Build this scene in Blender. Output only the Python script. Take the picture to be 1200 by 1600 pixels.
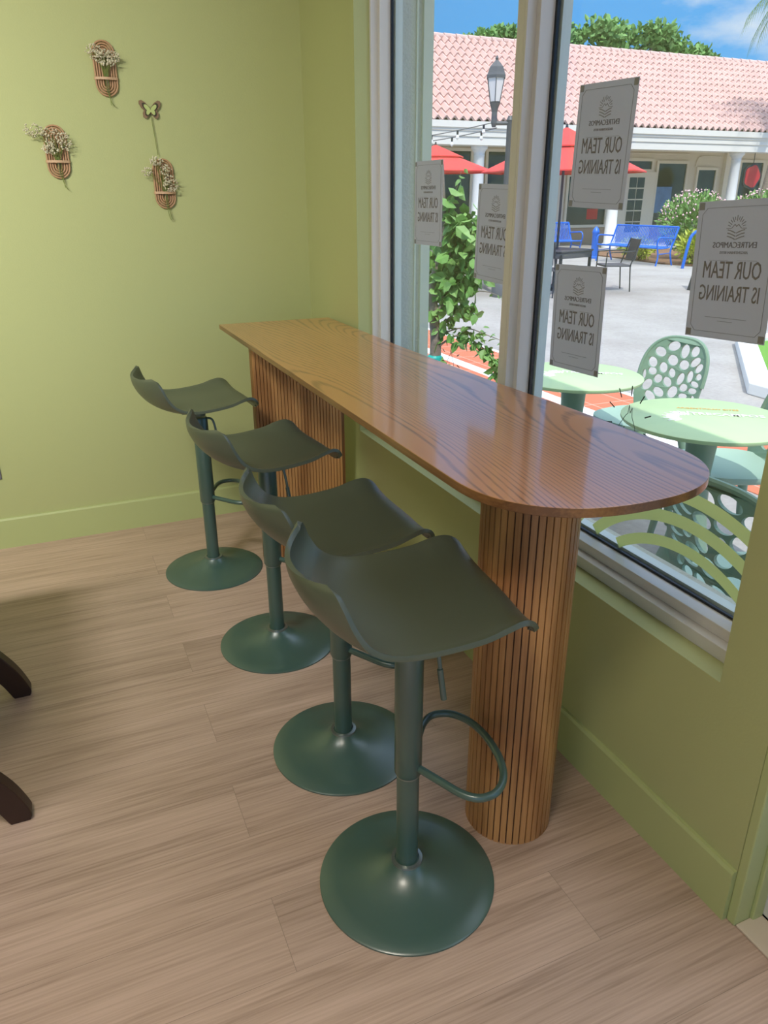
import bpy, bmesh, math, random
from mathutils import Vector, Matrix
random.seed(7)
PI = math.pi
D = bpy.data
SC = bpy.context.scene
for o in list(D.objects): D.objects.remove(o)
COL = SC.collection

# ------------------------------------------------------------------ camera
cam_d = D.cameras.new('camera'); cam = D.objects.new('camera', cam_d); COL.objects.link(cam); SC.camera = cam
F_ = Vector((0.36842094, 0.84535334, -0.38683814)); R_ = Vector((0.91624852, -0.40060055, -0.00280185)); U_ = R_.cross(F_)
cam.matrix_world = Matrix(((R_.x, U_.x, -F_.x, -1.1423), (R_.y, U_.y, -F_.y, -3.4761), (R_.z, U_.z, -F_.z, 1.4474), (0, 0, 0, 1)))
cam_d.sensor_fit = 'HORIZONTAL'; cam_d.sensor_width = 36; cam_d.lens = 1173.45 / 1200 * 36
cam_d.clip_start = 0.05; cam_d.clip_end = 400

# ------------------------------------------------------------------ world, sun, exposure
SC.view_settings.view_transform = 'Standard'; SC.view_settings.look = 'None'
SC.view_settings.gamma = 1; SC.view_settings.exposure = 0.0; SC.view_settings.use_curve_mapping = False
w = D.worlds.new('sky'); SC.world = w; w.use_nodes = True
nt = w.node_tree; nt.nodes.clear()
def wn(t, **k):
    n = nt.nodes.new(t)
    for a, b in k.items(): setattr(n, a, b)
    return n
tc = wn('ShaderNodeTexCoord'); sep = wn('ShaderNodeSeparateXYZ'); nt.links.new(tc.outputs['Generated'], sep.inputs[0])
rmp = wn('ShaderNodeValToRGB'); nt.links.new(sep.outputs['Z'], rmp.inputs[0])
e = rmp.color_ramp.elements
e[0].position = 0.0; e[0].color = (0.30, 0.62, 1.0, 1); e[1].position = 1.0; e[1].color = (0.66, 0.64, 0.62, 1)
m_ = e.new(0.16); m_.color = (0.13, 0.46, 0.96, 1); m_ = e.new(0.45); m_.color = (0.20, 0.46, 0.95, 1)
mp = wn('ShaderNodeMapping'); mp.inputs['Scale'].default_value = (1, 1, 2.4); mp.inputs['Location'].default_value = (1.2, 3.1, 0.9)
nt.links.new(tc.outputs['Generated'], mp.inputs[0])
nz = wn('ShaderNodeTexNoise'); nz.inputs['Scale'].default_value = 4.2; nz.inputs['Detail'].default_value = 8; nz.inputs['Roughness'].default_value = 0.55
nt.links.new(mp.outputs[0], nz.inputs['Vector'])
cr = wn('ShaderNodeValToRGB'); cr.color_ramp.elements[0].position = 0.53; cr.color_ramp.elements[1].position = 0.72
nt.links.new(nz.outputs['Fac'], cr.inputs[0])
mx = wn('ShaderNodeMixRGB'); nt.links.new(cr.outputs[0], mx.inputs[0]); nt.links.new(rmp.outputs[0], mx.inputs[1]); mx.inputs[2].default_value = (1.0, 1.0, 1.0, 1)
bg = wn('ShaderNodeBackground'); bg.inputs['Strength'].default_value = 1.0; nt.links.new(mx.outputs[0], bg.inputs[0])
mrz = wn('ShaderNodeMapRange'); mrz.inputs[1].default_value = .45; mrz.inputs[2].default_value = .85; mrz.inputs[3].default_value = 1.0; mrz.inputs[4].default_value = 3.6
nt.links.new(sep.outputs['Z'], mrz.inputs[0]); nt.links.new(mrz.outputs[0], bg.inputs['Strength'])
wo = wn('ShaderNodeOutputWorld'); nt.links.new(bg.outputs[0], wo.inputs[0])

sun_d = D.lights.new('sun', 'SUN'); sun = D.objects.new('sun', sun_d); COL.objects.link(sun)
sun_d.energy = 3.5; sun_d.angle = math.radians(0.6); sun_d.color = (1.0, 0.96, 0.9)
sun.rotation_euler = Vector((-0.18, -0.52, 0.80)).to_track_quat('Z', 'Y').to_euler()
sun.location = (-5, -10, 20)

# ------------------------------------------------------------------ helpers
def tag(o, label=None, cat=None, group=None, kind=None):
    if label: o['label'] = label
    if cat: o['category'] = cat
    if group: o['group'] = group
    if kind: o['kind'] = kind
    return o
def empty(name, loc=(0, 0, 0), rz=0, label=None, cat=None, group=None, kind=None):
    o = D.objects.new(name, None); COL.objects.link(o); o.location = loc; o.rotation_euler = (0, 0, rz)
    o.empty_display_size = 0.1
    return tag(o, label, cat, group, kind)
def copy_tree(o, parent=None):
    c = o.copy(); COL.objects.link(c); c.parent = parent
    for ch in list(o.children): copy_tree(ch, c)
    return c
class MB:
    """collects shapes into one mesh"""
    def __init__(s): s.v = []; s.f = []; s.m = []
    def add(s, v, f, mi=0):
        n = len(s.v); s.v += [tuple(p) for p in v]; s.f += [tuple(i + n for i in q) for q in f]; s.m += [mi] * len(f); return s
    def box(s, x0, x1, y0, y1, z0, z1, mi=0):
        v = [(x, y, z) for x in (x0, x1) for y in (y0, y1) for z in (z0, z1)]
        return s.add(v, [(0, 1, 3, 2), (4, 6, 7, 5), (0, 4, 5, 1), (2, 3, 7, 6), (0, 2, 6, 4), (1, 5, 7, 3)], mi)
    def obox(s, c, ax, ay, az, mi=0):
        c, ax, ay, az = Vector(c), Vector(ax), Vector(ay), Vector(az)
        v = [c + ax * i + ay * j + az * k for i in (-1, 1) for j in (-1, 1) for k in (-1, 1)]
        return s.add(v, [(0, 1, 3, 2), (4, 6, 7, 5), (0, 4, 5, 1), (2, 3, 7, 6), (0, 2, 6, 4), (1, 5, 7, 3)], mi)
    def tube(s, pts, r, n=10, closed=False, mi=0, cap=True):
        pts = [Vector(p) for p in pts]; N = len(pts); rr = r if isinstance(r, (list, tuple)) else [r] * N
        v = []; prev = None
        for i, p in enumerate(pts):
            if closed: t = (pts[(i + 1) % N] - pts[i - 1]).normalized()
            else: t = (pts[min(i + 1, N - 1)] - pts[max(i - 1, 0)]).normalized()
            if prev is None:
                a = Vector((0, 0, 1)) if abs(t.z) < .9 else Vector((1, 0, 0)); u = t.cross(a).normalized()
            else: u = (prev - t * prev.dot(t)).normalized()
            prev = u; b = t.cross(u)
            for k in range(n):
                an = 2 * PI * k / n; v.append(p + (u * math.cos(an) + b * math.sin(an)) * rr[i])
        f = []
        for i in range(N if closed else N - 1):
            j = (i + 1) % N
            for k in range(n): f.append((i * n + k, i * n + (k + 1) % n, j * n + (k + 1) % n, j * n + k))
        if cap and not closed: f.append(tuple(reversed(range(n)))); f.append(tuple(range((N - 1) * n, N * n)))
        return s.add(v, f, mi)
    def lathe(s, prof, c=(0, 0, 0), n=48, mi=0, cap=True):
        v = [(c[0] + r * math.cos(2 * PI * k / n), c[1] + r * math.sin(2 * PI * k / n), c[2] + z) for r, z in prof for k in range(n)]
        f = [(i * n + k, i * n + (k + 1) % n, (i + 1) * n + (k + 1) % n, (i + 1) * n + k) for i in range(len(prof) - 1) for k in range(n)]
        if cap: f.append(tuple(reversed(range(n)))); f.append(tuple(range((len(prof) - 1) * n, len(prof) * n)))
        return s.add(v, f, mi)
    def prism(s, poly, z0, z1, mi=0):
        n = len(poly); v = [(x, y, z0) for x, y in poly] + [(x, y, z1) for x, y in poly]
        return s.add(v, [tuple(reversed(range(n))), tuple(range(n, 2 * n))] + [(k, (k + 1) % n, n + (k + 1) % n, n + k) for k in range(n)], mi)
    def build(s, name, mat, parent=None, smooth=False, bevel=0, loc=None, angle=35):
        me = D.meshes.new(name); me.from_pydata(s.v, [], s.f)
        mats = mat if isinstance(mat, list) else [mat]
        for m in mats: me.materials.append(m)
        if len(mats) > 1: me.polygons.foreach_set('material_index', s.m)
        bm = bmesh.new(); bm.from_mesh(me); bmesh.ops.recalc_face_normals(bm, faces=bm.faces); bm.to_mesh(me); bm.free()
        o = D.objects.new(name, me); COL.objects.link(o)
        if parent: o.parent = parent
        if loc: o.location = loc
        if bevel:
            b = o.modifiers.new('bevel', 'BEVEL'); b.width = bevel; b.segments = 2; b.limit_method = 'ANGLE'
        if smooth:
            me.shade_smooth(); me.set_sharp_from_angle(angle=math.radians(angle))
        return o
def arc(c, r, a0, a1, n, z=0):
    return [(c[0] + r * math.cos(a0 + (a1 - a0) * i / n), c[1] + r * math.sin(a0 + (a1 - a0) * i / n)) for i in range(n + 1)]

# ------------------------------------------------------------------ materials
def mat(name, color, rough=0.5, metal=0, spec=0.5, noise=0, nscale=5, bump=0, bscale=50, coat=0, emit=None, es=1, sub=0):
    m = D.materials.new(name); m.use_nodes = True; t = m.node_tree; b = t.nodes['Principled BSDF']
    b.inputs['Base Color'].default_value = (*color, 1); b.inputs['Roughness'].default_value = rough
    b.inputs['Metallic'].default_value = metal; b.inputs['Specular IOR Level'].default_value = spec
    b.inputs['Coat Weight'].default_value = coat; b.inputs['Coat Roughness'].default_value = 0.1
    if emit: b.inputs['Emission Color'].default_value = (*emit, 1); b.inputs['Emission Strength'].default_value = es
    tcn = t.nodes.new('ShaderNodeTexCoord')
    if noise:
        n = t.nodes.new('ShaderNodeTexNoise'); n.inputs['Scale'].default_value = nscale; n.inputs['Detail'].default_value = 6
        t.links.new(tcn.outputs['Object'], n.inputs['Vector'])
        x = t.nodes.new('ShaderNodeMixRGB'); x.inputs[1].default_value = (*[c * (1 - noise) for c in color], 1)
        x.inputs[2].default_value = (*[min(1, c * (1 + noise)) for c in color], 1)
        t.links.new(n.outputs['Fac'], x.inputs[0]); t.links.new(x.outputs[0], b.inputs['Base Color'])
    if bump:
        n2 = t.nodes.new('ShaderNodeTexNoise'); n2.inputs['Scale'].default_value = bscale; n2.inputs['Detail'].default_value = 4
        t.links.new(tcn.outputs['Object'], n2.inputs['Vector'])
        bp = t.nodes.new('ShaderNodeBump'); bp.inputs['Strength'].default_value = bump; bp.inputs['Distance'].default_value = 0.01
        t.links.new(n2.outputs['Fac'], bp.inputs['Height']); t.links.new(bp.outputs[0], b.inputs['Normal'])
    return m
def N(t, kind, **kw):
    n = t.nodes.new(kind)
    for k, v in kw.items():
        if k in n.inputs: n.inputs[k].default_value = v
        else: setattr(n, k, v)
    return n
def wood(name, dark, light, axis='y', freq=26, warp=10, nx=2.2, ny=0.35, rough=0.35, coat=0.0, fine=0.25, contrast=(0.35, 0.8), offs=0, coatr=.12, seed=(0, 0, 0)):
    """cathedral grain: contour lines of a stretched noise field, long axis along 'axis'"""
    m = D.materials.new(name); m.use_nodes = True; t = m.node_tree; L = t.links; b = t.nodes['Principled BSDF']
    b.inputs['Roughness'].default_value = rough; b.inputs['Coat Weight'].default_value = coat; b.inputs['Coat Roughness'].default_value = coatr; b.inputs['Coat IOR'].default_value = 1.72 if coat > .5 else 1.5
    tcn = N(t, 'ShaderNodeTexCoord'); mpn = N(t, 'ShaderNodeMapping')
    sc = {'y': (nx, ny, nx), 'x': (ny, nx, nx), 'z': (nx, nx, ny)}[axis]
    mpn.inputs['Scale'].default_value = sc; mpn.inputs['Location'].default_value = seed; L.new(tcn.outputs['Object'], mpn.inputs[0])
    n1 = N(t, 'ShaderNodeTexNoise'); n1.inputs['Scale'].default_value = 1.0; n1.inputs['Detail'].default_value = 1.5; n1.inputs['Roughness'].default_value = 0.4
    L.new(mpn.outputs[0], n1.inputs['Vector'])
    mul = N(t, 'ShaderNodeMath', operation='MULTIPLY'); mul.inputs[1].default_value = warp * 2 * PI; L.new(n1.outputs['Fac'], mul.inputs[0])
    sp = N(t, 'ShaderNodeSeparateXYZ'); L.new(tcn.outputs['Object'], sp.inputs[0])
    lin = N(t, 'ShaderNodeMath', operation='MULTIPLY'); lin.inputs[1].default_value = freq
    L.new(sp.outputs[{'y': 'X', 'x': 'Y', 'z': 'X'}[axis]], lin.inputs[0])
    add = N(t, 'ShaderNodeMath', operation='ADD'); L.new(mul.outputs[0], add.inputs[0]); L.new(lin.outputs[0], add.inputs[1])
    sn = N(t, 'ShaderNodeMath', operation='SINE'); L.new(add.outputs[0], sn.inputs[0])
    mr = N(t, 'ShaderNodeMapRange'); mr.inputs[1].default_value = -1; L.new(sn.outputs[0], mr.inputs[0])
    # fine pores
    mp2 = N(t, 'ShaderNodeMapping'); k = {'y': (160, 6, 160), 'x': (6, 160, 160), 'z': (160, 160, 6)}[axis]; mp2.inputs['Scale'].default_value = k
    L.new(tcn.outputs['Object'], mp2.inputs[0])
    n2 = N(t, 'ShaderNodeTexNoise'); n2.inputs['Scale'].default_value = 1; n2.inputs['Detail'].default_value = 3; L.new(mp2.outputs[0], n2.inputs['Vector'])
    mixf = N(t, 'ShaderNodeMixRGB'); mixf.inputs[0].default_value = fine; L.new(mr.outputs[0], mixf.inputs[1]); L.new(n2.outputs['Fac'], mixf.inputs[2])
    rp = N(t, 'ShaderNodeValToRGB'); L.new(mixf.outputs[0], rp.inputs[0])
    rp.color_ramp.elements[0].position = contrast[0]; rp.color_ramp.elements[0].color = (*dark, 1)
    rp.color_ramp.elements[1].position = contrast[1]; rp.color_ramp.elements[1].color = (*light, 1)
    # broad tone
    n3 = N(t, 'ShaderNodeTexNoise'); n3.inputs['Scale'].default_value = 1.7; L.new(mpn.outputs[0], n3.inputs['Vector'])
    mm = N(t, 'ShaderNodeMixRGB', blend_type='MULTIPLY'); mm.inputs[0].default_value = 0.35; L.new(rp.outputs[0], mm.inputs[1]); L.new(n3.outputs['Fac'], mm.inputs[2])
    L.new(mm.outputs[0], b.inputs['Base Color'])
    bp = N(t, 'ShaderNodeBump'); bp.inputs['Strength'].default_value = 0.12; bp.inputs['Distance'].default_value = 0.002; L.new(mixf.outputs[0], bp.inputs['Height'])
    L.new(bp.outputs[0], b.inputs['Normal'])
    return m
def floor_mat():
    m = D.materials.new('vinyl_plank'); m.use_nodes = True; t = m.node_tree; L = t.links; b = t.nodes['Principled BSDF']
    b.inputs['Roughness'].default_value = 0.42; b.inputs['Specular IOR Level'].default_value = 0.35
    tcn = N(t, 'ShaderNodeTexCoord')
    br = N(t, 'ShaderNodeTexBrick'); br.offset = 0.5; br.inputs['Scale'].default_value = 1; br.inputs['Brick Width'].default_value = 1.22
    br.inputs['Row Height'].default_value = 0.19; br.inputs['Mortar Size'].default_value = 0.0005; br.inputs['Mortar Smooth'].default_value = 0
    br.inputs['Color1'].default_value = (0, 0, 0, 1); br.inputs['Color2'].default_value = (1, 1, 1, 1); br.inputs['Mortar'].default_value = (0.5, 0.5, 0.5, 1)
    mp0 = N(t, 'ShaderNodeMapping'); mp0.inputs['Location'].default_value = (.89, -.022, 0); L.new(tcn.outputs['Object'], mp0.inputs[0]); L.new(mp0.outputs[0], br.inputs['Vector'])
    # per plank offset
    cb = N(t, 'ShaderNodeVectorMath', operation='SCALE'); cb.inputs['Scale'].default_value = 7.3; L.new(br.outputs['Color'], cb.inputs[0])
    av = N(t, 'ShaderNodeVectorMath', operation='ADD'); L.new(tcn.outputs['Object'], av.inputs[0]); L.new(cb.outputs[0], av.inputs[1])
    mp1 = N(t, 'ShaderNodeMapping'); mp1.inputs['Scale'].default_value = (1.1, 16, 1); L.new(av.outputs[0], mp1.inputs[0])
    n1 = N(t, 'ShaderNodeTexNoise'); n1.inputs['Scale'].default_value = 1; n1.inputs['Detail'].default_value = 6; n1.inputs['Roughness'].default_value = 0.6; L.new(mp1.outputs[0], n1.inputs['Vector'])
    mp2 = N(t, 'ShaderNodeMapping'); mp2.inputs['Scale'].default_value = (5, 190, 1); L.new(av.outputs[0], mp2.inputs[0])
    n2 = N(t, 'ShaderNodeTexNoise'); n2.inputs['Scale'].default_value = 1; n2.inputs['Detail'].default_value = 3; L.new(mp2.outputs[0], n2.inputs['Vector'])
    mx1 = N(t, 'ShaderNodeMixRGB'); mx1.inputs[0].default_value = 0.45; L.new(n1.outputs['Fac'], mx1.inputs[1]); L.new(n2.outputs['Fac'], mx1.inputs[2])
    rp = N(t, 'ShaderNodeValToRGB'); L.new(mx1.outputs[0], rp.inputs[0])
    rp.color_ramp.elements[0].position = 0.28; rp.color_ramp.elements[0].color = (0.27, 0.178, 0.128, 1)
    rp.color_ramp.elements[1].position = 0.62; rp.color_ramp.elements[1].color = (0.60, 0.43, 0.335, 1)
    q = rp.color_ramp.elements.new(0.46); q.color = (0.48, 0.34, 0.255, 1)
    tone = N(t, 'ShaderNodeMixRGB', blend_type='MULTIPLY'); tone.inputs[0].default_value = 0.10; L.new(rp.outputs[0], tone.inputs[1]); L.new(br.outputs['Color'], tone.inputs[2])
    seam = N(t, 'ShaderNodeMixRGB'); L.new(br.outputs['Fac'], seam.inputs[0]); L.new(tone.outputs[0], seam.inputs[1]); seam.inputs[2].default_value = (0.27, 0.20, 0.15, 1)
    L.new(seam.outputs[0], b.inputs['Base Color'])
    bp = N(t, 'ShaderNodeBump'); bp.inputs['Strength'].default_value = 0.15; bp.inputs['Distance'].default_value = 0.001; L.new(n2.outputs['Fac'], bp.inputs['Height']); L.new(bp.outputs[0], b.inputs['Normal'])
    return m
def glass_mat(name, tint=(1, 1, 1), refl=0.9):
    m = D.materials.new(name); m.use_nodes = True; t = m.node_tree; t.nodes.clear()
    tr = N(t, 'ShaderNodeBsdfTransparent'); tr.inputs[0].default_value = (*tint, 1)
    gl = N(t, 'ShaderNodeBsdfGlossy'); gl.inputs['Roughness'].default_value = 0.0; gl.inputs[0].default_value = (refl, refl, refl, 1)
    lw_ = N(t, 'ShaderNodeLayerWeight'); lw_.inputs['Blend'].default_value = .5
    pw = N(t, 'ShaderNodeMath', operation='POWER'); pw.inputs[1].default_value = 5; t.links.new(lw_.outputs['Facing'], pw.inputs[0])
    fr = N(t, 'ShaderNodeMath', operation='MULTIPLY_ADD'); fr.inputs[1].default_value = .8; fr.inputs[2].default_value = .035; t.links.new(pw.outputs[0], fr.inputs[0])
    mxs = N(t, 'ShaderNodeMixShader'); o = N(t, 'ShaderNodeOutputMaterial')
    t.links.new(fr.outputs[0], mxs.inputs[0]); t.links.new(tr.outputs[0], mxs.inputs[1]); t.links.new(gl.outputs[0], mxs.inputs[2]); t.links.new(mxs.outputs[0], o.inputs[0])
    return m

M = {}
M['wall'] = mat('lime_wall_paint', (0.46, 0.485, 0.22), 0.55, spec=0.3, bump=0.06, bscale=160)
M['trimp'] = mat('lime_trim_paint', (0.46, 0.51, 0.225), 0.35, spec=0.45)
M['ceil'] = mat('ceiling_white', (0.82, 0.80, 0.74), 0.9)
M['floor'] = floor_mat()
M['frame'] = mat('window_frame_white', (0.66, 0.64, 0.60), 0.32)
M['gasket'] = mat('black_gasket', (0.008, 0.01, 0.014), 0.4)
M['glass'] = glass_mat('window_glass', (0.97, 0.985, 0.98))
M['oak'] = wood('oak_tabletop', (0.27, 0.10, 0.030), (0.72, 0.30, 0.095), 'y', freq=230, warp=58, nx=2.0, ny=0.42, rough=0.30, coat=0.8, fine=0.45, contrast=(0.12, 0.40), coatr=.10, seed=(3.1, .7, 0))
M['oakedge'] = wood('oak_edge', (0.16, 0.065, 0.02), (0.38, 0.18, 0.06), 'y', freq=60, warp=9, rough=0.4, coat=0.3, fine=.6)
M['slat'] = wood('oak_slats', (0.38, 0.16, 0.052), (0.74, 0.37, 0.13), 'z', freq=30, warp=6, nx=4, ny=0.8, rough=0.42, coat=0.12, fine=0.6, contrast=(.2, .8))
M['groove'] = mat('slat_groove', (0.075, 0.03, 0.012), 0.8)
M['legboard'] = wood('oak_board', (0.18, 0.075, 0.022), (0.36, 0.16, 0.05), 'z', freq=30, warp=5, rough=0.45, fine=.6)
M['seat'] = mat('green_plastic_seat', (0.088, 0.104, 0.070), 0.36, spec=0.7, bump=0.03, bscale=400)
M['metal'] = mat('green_powder_coat', (0.055, 0.110, 0.088), 0.31, spec=1.0)
M['ring'] = mat('chrome_ring', (0.30, 0.34, 0.32), 0.3, metal=0.8)
M['darkwood'] = mat('dark_brown_wood', (0.035, 0.014, 0.008), 0.4, noise=.3, nscale=12)
M['rattan'] = mat('rattan', (0.46, 0.26, 0.14), 0.6, noise=.2, nscale=60)
M['strap'] = mat('rattan_strap', (0.56, 0.36, 0.21), 0.55)
M['stem'] = mat('dry_green_stem', (0.20, 0.24, 0.06), 0.7)
M['blossom'] = mat('dried_white_blossom', (0.72, 0.66, 0.50), 0.8, noise=.25, nscale=300)
M['tubeg'] = glass_mat('test_tube_glass', (0.95, 0.97, 0.93))
M['bfly'] = mat('butterfly_wood', (0.24, 0.15, 0.085), 0.7)
M['bfly2'] = mat('butterfly_lime', (0.47, 0.55, 0.20), 0.7)
M['bfly3'] = mat('butterfly_dark', (0.05, 0.04, 0.02), 0.7)
M['paper'] = mat('poster_paper', (0.50, 0.505, 0.54), 0.75, spec=.2, noise=.03, nscale=40)
M['ink'] = mat('poster_ink', (0.23, 0.21, 0.19), 0.8, spec=.2)
M['ink2'] = mat('poster_ink_light', (0.34, 0.32, 0.30), 0.8, spec=.2)
M['tape'] = mat('poster_tape', (0.27, 0.27, 0.28), 0.5)
M['arch'] = mat('arch_vinyl', (0.60, 0.62, 0.32), 0.5)
M['line'] = mat('decal_line', (0.03, 0.04, 0.03), 0.6)
M['stucco'] = mat('exterior_stucco', (0.50, 0.52, 0.43), 0.9, bump=.5, bscale=90, noise=.08, nscale=30)
M['stuccotrim'] = mat('exterior_trim', (0.55, 0.60, 0.50), 0.7)
M['outframe'] = mat('outside_frame', (0.55, 0.62, 0.58), 0.5)
def translucent(m, fac, col):
    t = m.node_tree; o = [n for n in t.nodes if n.type == 'OUTPUT_MATERIAL'][0]; b = t.nodes['Principled BSDF']
    tl = t.nodes.new('ShaderNodeBsdfTranslucent'); tl.inputs[0].default_value = (*col, 1); x = t.nodes.new('ShaderNodeMixShader'); x.inputs[0].default_value = fac
    t.links.new(b.outputs[0], x.inputs[1]); t.links.new(tl.outputs[0], x.inputs[2]); t.links.new(x.outputs[0], o.inputs['Surface'])
translucent(M['arch'], .75, (.85, .87, .50)); translucent(M['paper'], .45, (.86, .83, .80))
def ground_mat():
    m = D.materials.new('concrete_plaza'); m.use_nodes = True; t = m.node_tree; L = t.links; b = t.nodes['Principled BSDF']; b.inputs['Roughness'].default_value = .9
    tcn = N(t, 'ShaderNodeTexCoord')
    n1 = N(t, 'ShaderNodeTexNoise'); n1.inputs['Scale'].default_value = 0.8; n1.inputs['Detail'].default_value = 9; n1.inputs['Roughness'].default_value = .65; L.new(tcn.outputs['Object'], n1.inputs['Vector'])
    rp = N(t, 'ShaderNodeValToRGB'); L.new(n1.outputs['Fac'], rp.inputs[0])
    rp.color_ramp.elements[0].position = .3; rp.color_ramp.elements[0].color = (.36, .335, .31, 1); rp.color_ramp.elements[1].position = .6; rp.color_ramp.elements[1].color = (.47, .445, .42, 1)
    n2 = N(t, 'ShaderNodeTexNoise'); n2.inputs['Scale'].default_value = 30; n2.inputs['Detail'].default_value = 4; L.new(tcn.outputs['Object'], n2.inputs['Vector'])
    mm = N(t, 'ShaderNodeMixRGB', blend_type='MULTIPLY'); mm.inputs[0].default_value = .35; L.new(rp.outputs[0], mm.inputs[1]); L.new(n2.outputs['Fac'], mm.inputs[2])
    L.new(mm.outputs[0], b.inputs['Base Color'])
    return m
M['ground'] = ground_mat()
def tile_mat():
    m = D.materials.new('terracotta_tile'); m.use_nodes = True; t = m.node_tree; L = t.links; b = t.nodes['Principled BSDF']; b.inputs['Roughness'].default_value = .8
    tcn = N(t, 'ShaderNodeTexCoord'); br = N(t, 'ShaderNodeTexBrick'); br.offset = 0; br.inputs['Scale'].default_value = 1
    br.inputs['Brick Width'].default_value = .3; br.inputs['Row Height'].default_value = .3; br.inputs['Mortar Size'].default_value = .006
    br.inputs['Color1'].default_value = (.62, .18, .09, 1); br.inputs['Color2'].default_value = (.55, .155, .08, 1); br.inputs['Mortar'].default_value = (.60, .38, .28, 1)
    L.new(tcn.outputs['Object'], br.inputs['Vector']); L.new(br.outputs['Color'], b.inputs['Base Color'])
    return m
M['terra'] = tile_mat()
M['whitecon'] = mat('pale_border', (.78, .78, .76), .9)
M['grass'] = mat('grass', (.16, .36, .05), .9, noise=.5, nscale=60, bump=1, bscale=120)
M['mint'] = mat('mint_table_paint', (.50, .68, .36), .4)
M['sage'] = mat('sage_plastic', (.20, .31, .22), .42)
M['sageseat'] = mat('sage_plastic_seat', (.33, .47, .38), .5)
M['white'] = mat('white_paint', (.85, .85, .82), .6)
M['orange'] = mat('orange_print', (.75, .42, .12), .6)
M['cream'] = mat('cream_wall', (.76, .67, .53), .85, noise=.05, nscale=2)
M['cream2'] = mat('cream_trim', (.80, .72, .58), .8)
M['fascia'] = mat('fascia_white', (.82, .78, .70), .7)
M['rooftile'] = mat('pink_clay_tile', (.66, .45, .40), .85, noise=.16, nscale=1.6)
M['shopglass'] = mat('dark_shop_glass', (.035, .05, .045), .08, noise=.7, nscale=1.5)
M['poster_blue'] = mat('blue_window_poster', (.10, .22, .42), .5, noise=.5, nscale=4)
M['redsign'] = mat('red_sign', (.55, .03, .04), .5)
M['blue'] = mat('blue_enamel', (.015, .14, .62), .35)
M['black'] = mat('black_metal', (.03, .034, .04), .45)
M['greym'] = mat('dark_grey_metal', (.10, .10, .11), .5)
M['lampgl'] = mat('lantern_frosted_glass', (.78, .72, .70), .4)
M['red'] = mat('red_canvas', (.70, .06, .05), .75)
M['bark'] = mat('grey_bark', (.24, .19, .15), .9, noise=.45, nscale=25, bump=.8, bscale=60)
M['leaf'] = mat('green_leaf', (.12, .27, .05), .5, noise=.6, nscale=6)
M['leaf2'] = mat('light_leaf', (.20, .36, .10), .55, noise=.5, nscale=4)
M['leafy'] = mat('yellow_green_leaf', (.42, .48, .06), .55, noise=.5, nscale=4)
M['treeleaf'] = mat('tree_leaf', (.17, .33, .09), .7, noise=.55, nscale=.8)
M['palmleaf'] = mat('palm_leaf', (.14, .24, .10), .6)
M['pink'] = mat('pink_flower', (.80, .50, .52), .7)
M['mulch'] = mat('brown_mulch', (.22, .12, .07), .95, noise=.6, nscale=20, bump=1, bscale=40)
M['teal'] = mat('teal_ribbon', (.01, .42, .36), .5)
M['bulb'] = mat('bulb_glass', (.9, .9, .86), .2)
M['addedlamp'] = mat('added_lamp_diffuser', (.9, .9, .85), .5, emit=(1, .9, .74), es=3)  # glowing face of the added ceiling lamps
M['outlet'] = mat('grey_plate', (.16, .16, .17), .5)

# ------------------------------------------------------------------ room
XL, YN, ZC, WT = -5.2, -5.5, 3.0, 0.298
YJ1, YJ2, ZS, YD, ZW = -0.601, -2.575, 0.5285, -2.7065, 2.72
YD2, YE1, YE2 = -3.66, -3.85, -5.3
def struct(name, mb, m, **k):
    o = mb.build(name, m, **k); o['kind'] = 'structure'; return o
struct('floor', MB().box(XL, WT, YN, 0.0, -0.06, 0), M['floor'])
struct('ceiling', MB().box(XL - .1, WT, YN - .1, .1, ZC, ZC + .1), M['ceil'])
struct('wall_back', MB().box(XL - .1, WT, 0, .12, -.06, ZC), M['wall'])
struct('wall_left', MB().box(XL - .1, XL, YN, 0, -.06, ZC), M['wall'])
fx0, fx1 = -4.9, -.35
struct('wall_front', MB().box(XL - .1, fx0, YN - .12, YN, -.06, ZC).box(fx1, WT, YN - .12, YN, -.06, ZC).box(fx0, fx1, YN - .12, YN, 2.82, ZC).box(fx0, fx1, YN - .12, YN, -.06, .12), M['wall'])
fw = empty('unseen_window_5'); fw['kind'] = 'structure'  # unseen front glazing, added to let light in from behind the camera
fm = MB().box(fx0, fx1, YN - .09, YN - .03, .12, .17).box(fx0, fx1, YN - .09, YN - .03, 2.77, 2.82)
for i in range(4):
    xx = fx0 + .025 + (fx1 - fx0 - .05) * i / 3; fm.box(xx - .025, xx + .025, YN - .09, YN - .03, .17, 2.77)
fm.build('window_frame', M['frame'], fw)
MB().box(fx0, fx1, YN - .062, YN - .058, .17, 2.77).build('glass_pane', M['glass'], fw)
# window wall with openings; interior skin painted, outside skin stucco
def wseg(mb, y0, y1, z0, z1):
    mb.box(0, .19, y0, y1, z0, z1, 0); mb.box(.19, WT, y0, y1, z0, z1, 1)
wr = MB()
wseg(wr, YJ1, 0, -.06, ZC); wseg(wr, YJ2, YJ1, -.06, ZS); wseg(wr, YJ2, YJ1, ZW, ZC)
wseg(wr, YD, YJ2, -.06, ZC); wseg(wr, YD2, YD, 2.45, ZC); wseg(wr, YE1, YD2, -.06, ZC)
wseg(wr, YE2, YE1, -.06, ZS); wseg(wr, YE2, YE1, ZW, ZC); wseg(wr, YN, YE2, -.06, ZC)
struct('wall_right', wr, [M['wall'], M['stucco']])
# outside moulding beside the far window
struct('trim_1', MB().box(.245, .252, YJ1 - .006, YJ1, ZS, ZW).box(.27, WT + .012, YJ1 - .012, YJ1, ZS, ZW), M['stuccotrim'])
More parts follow.
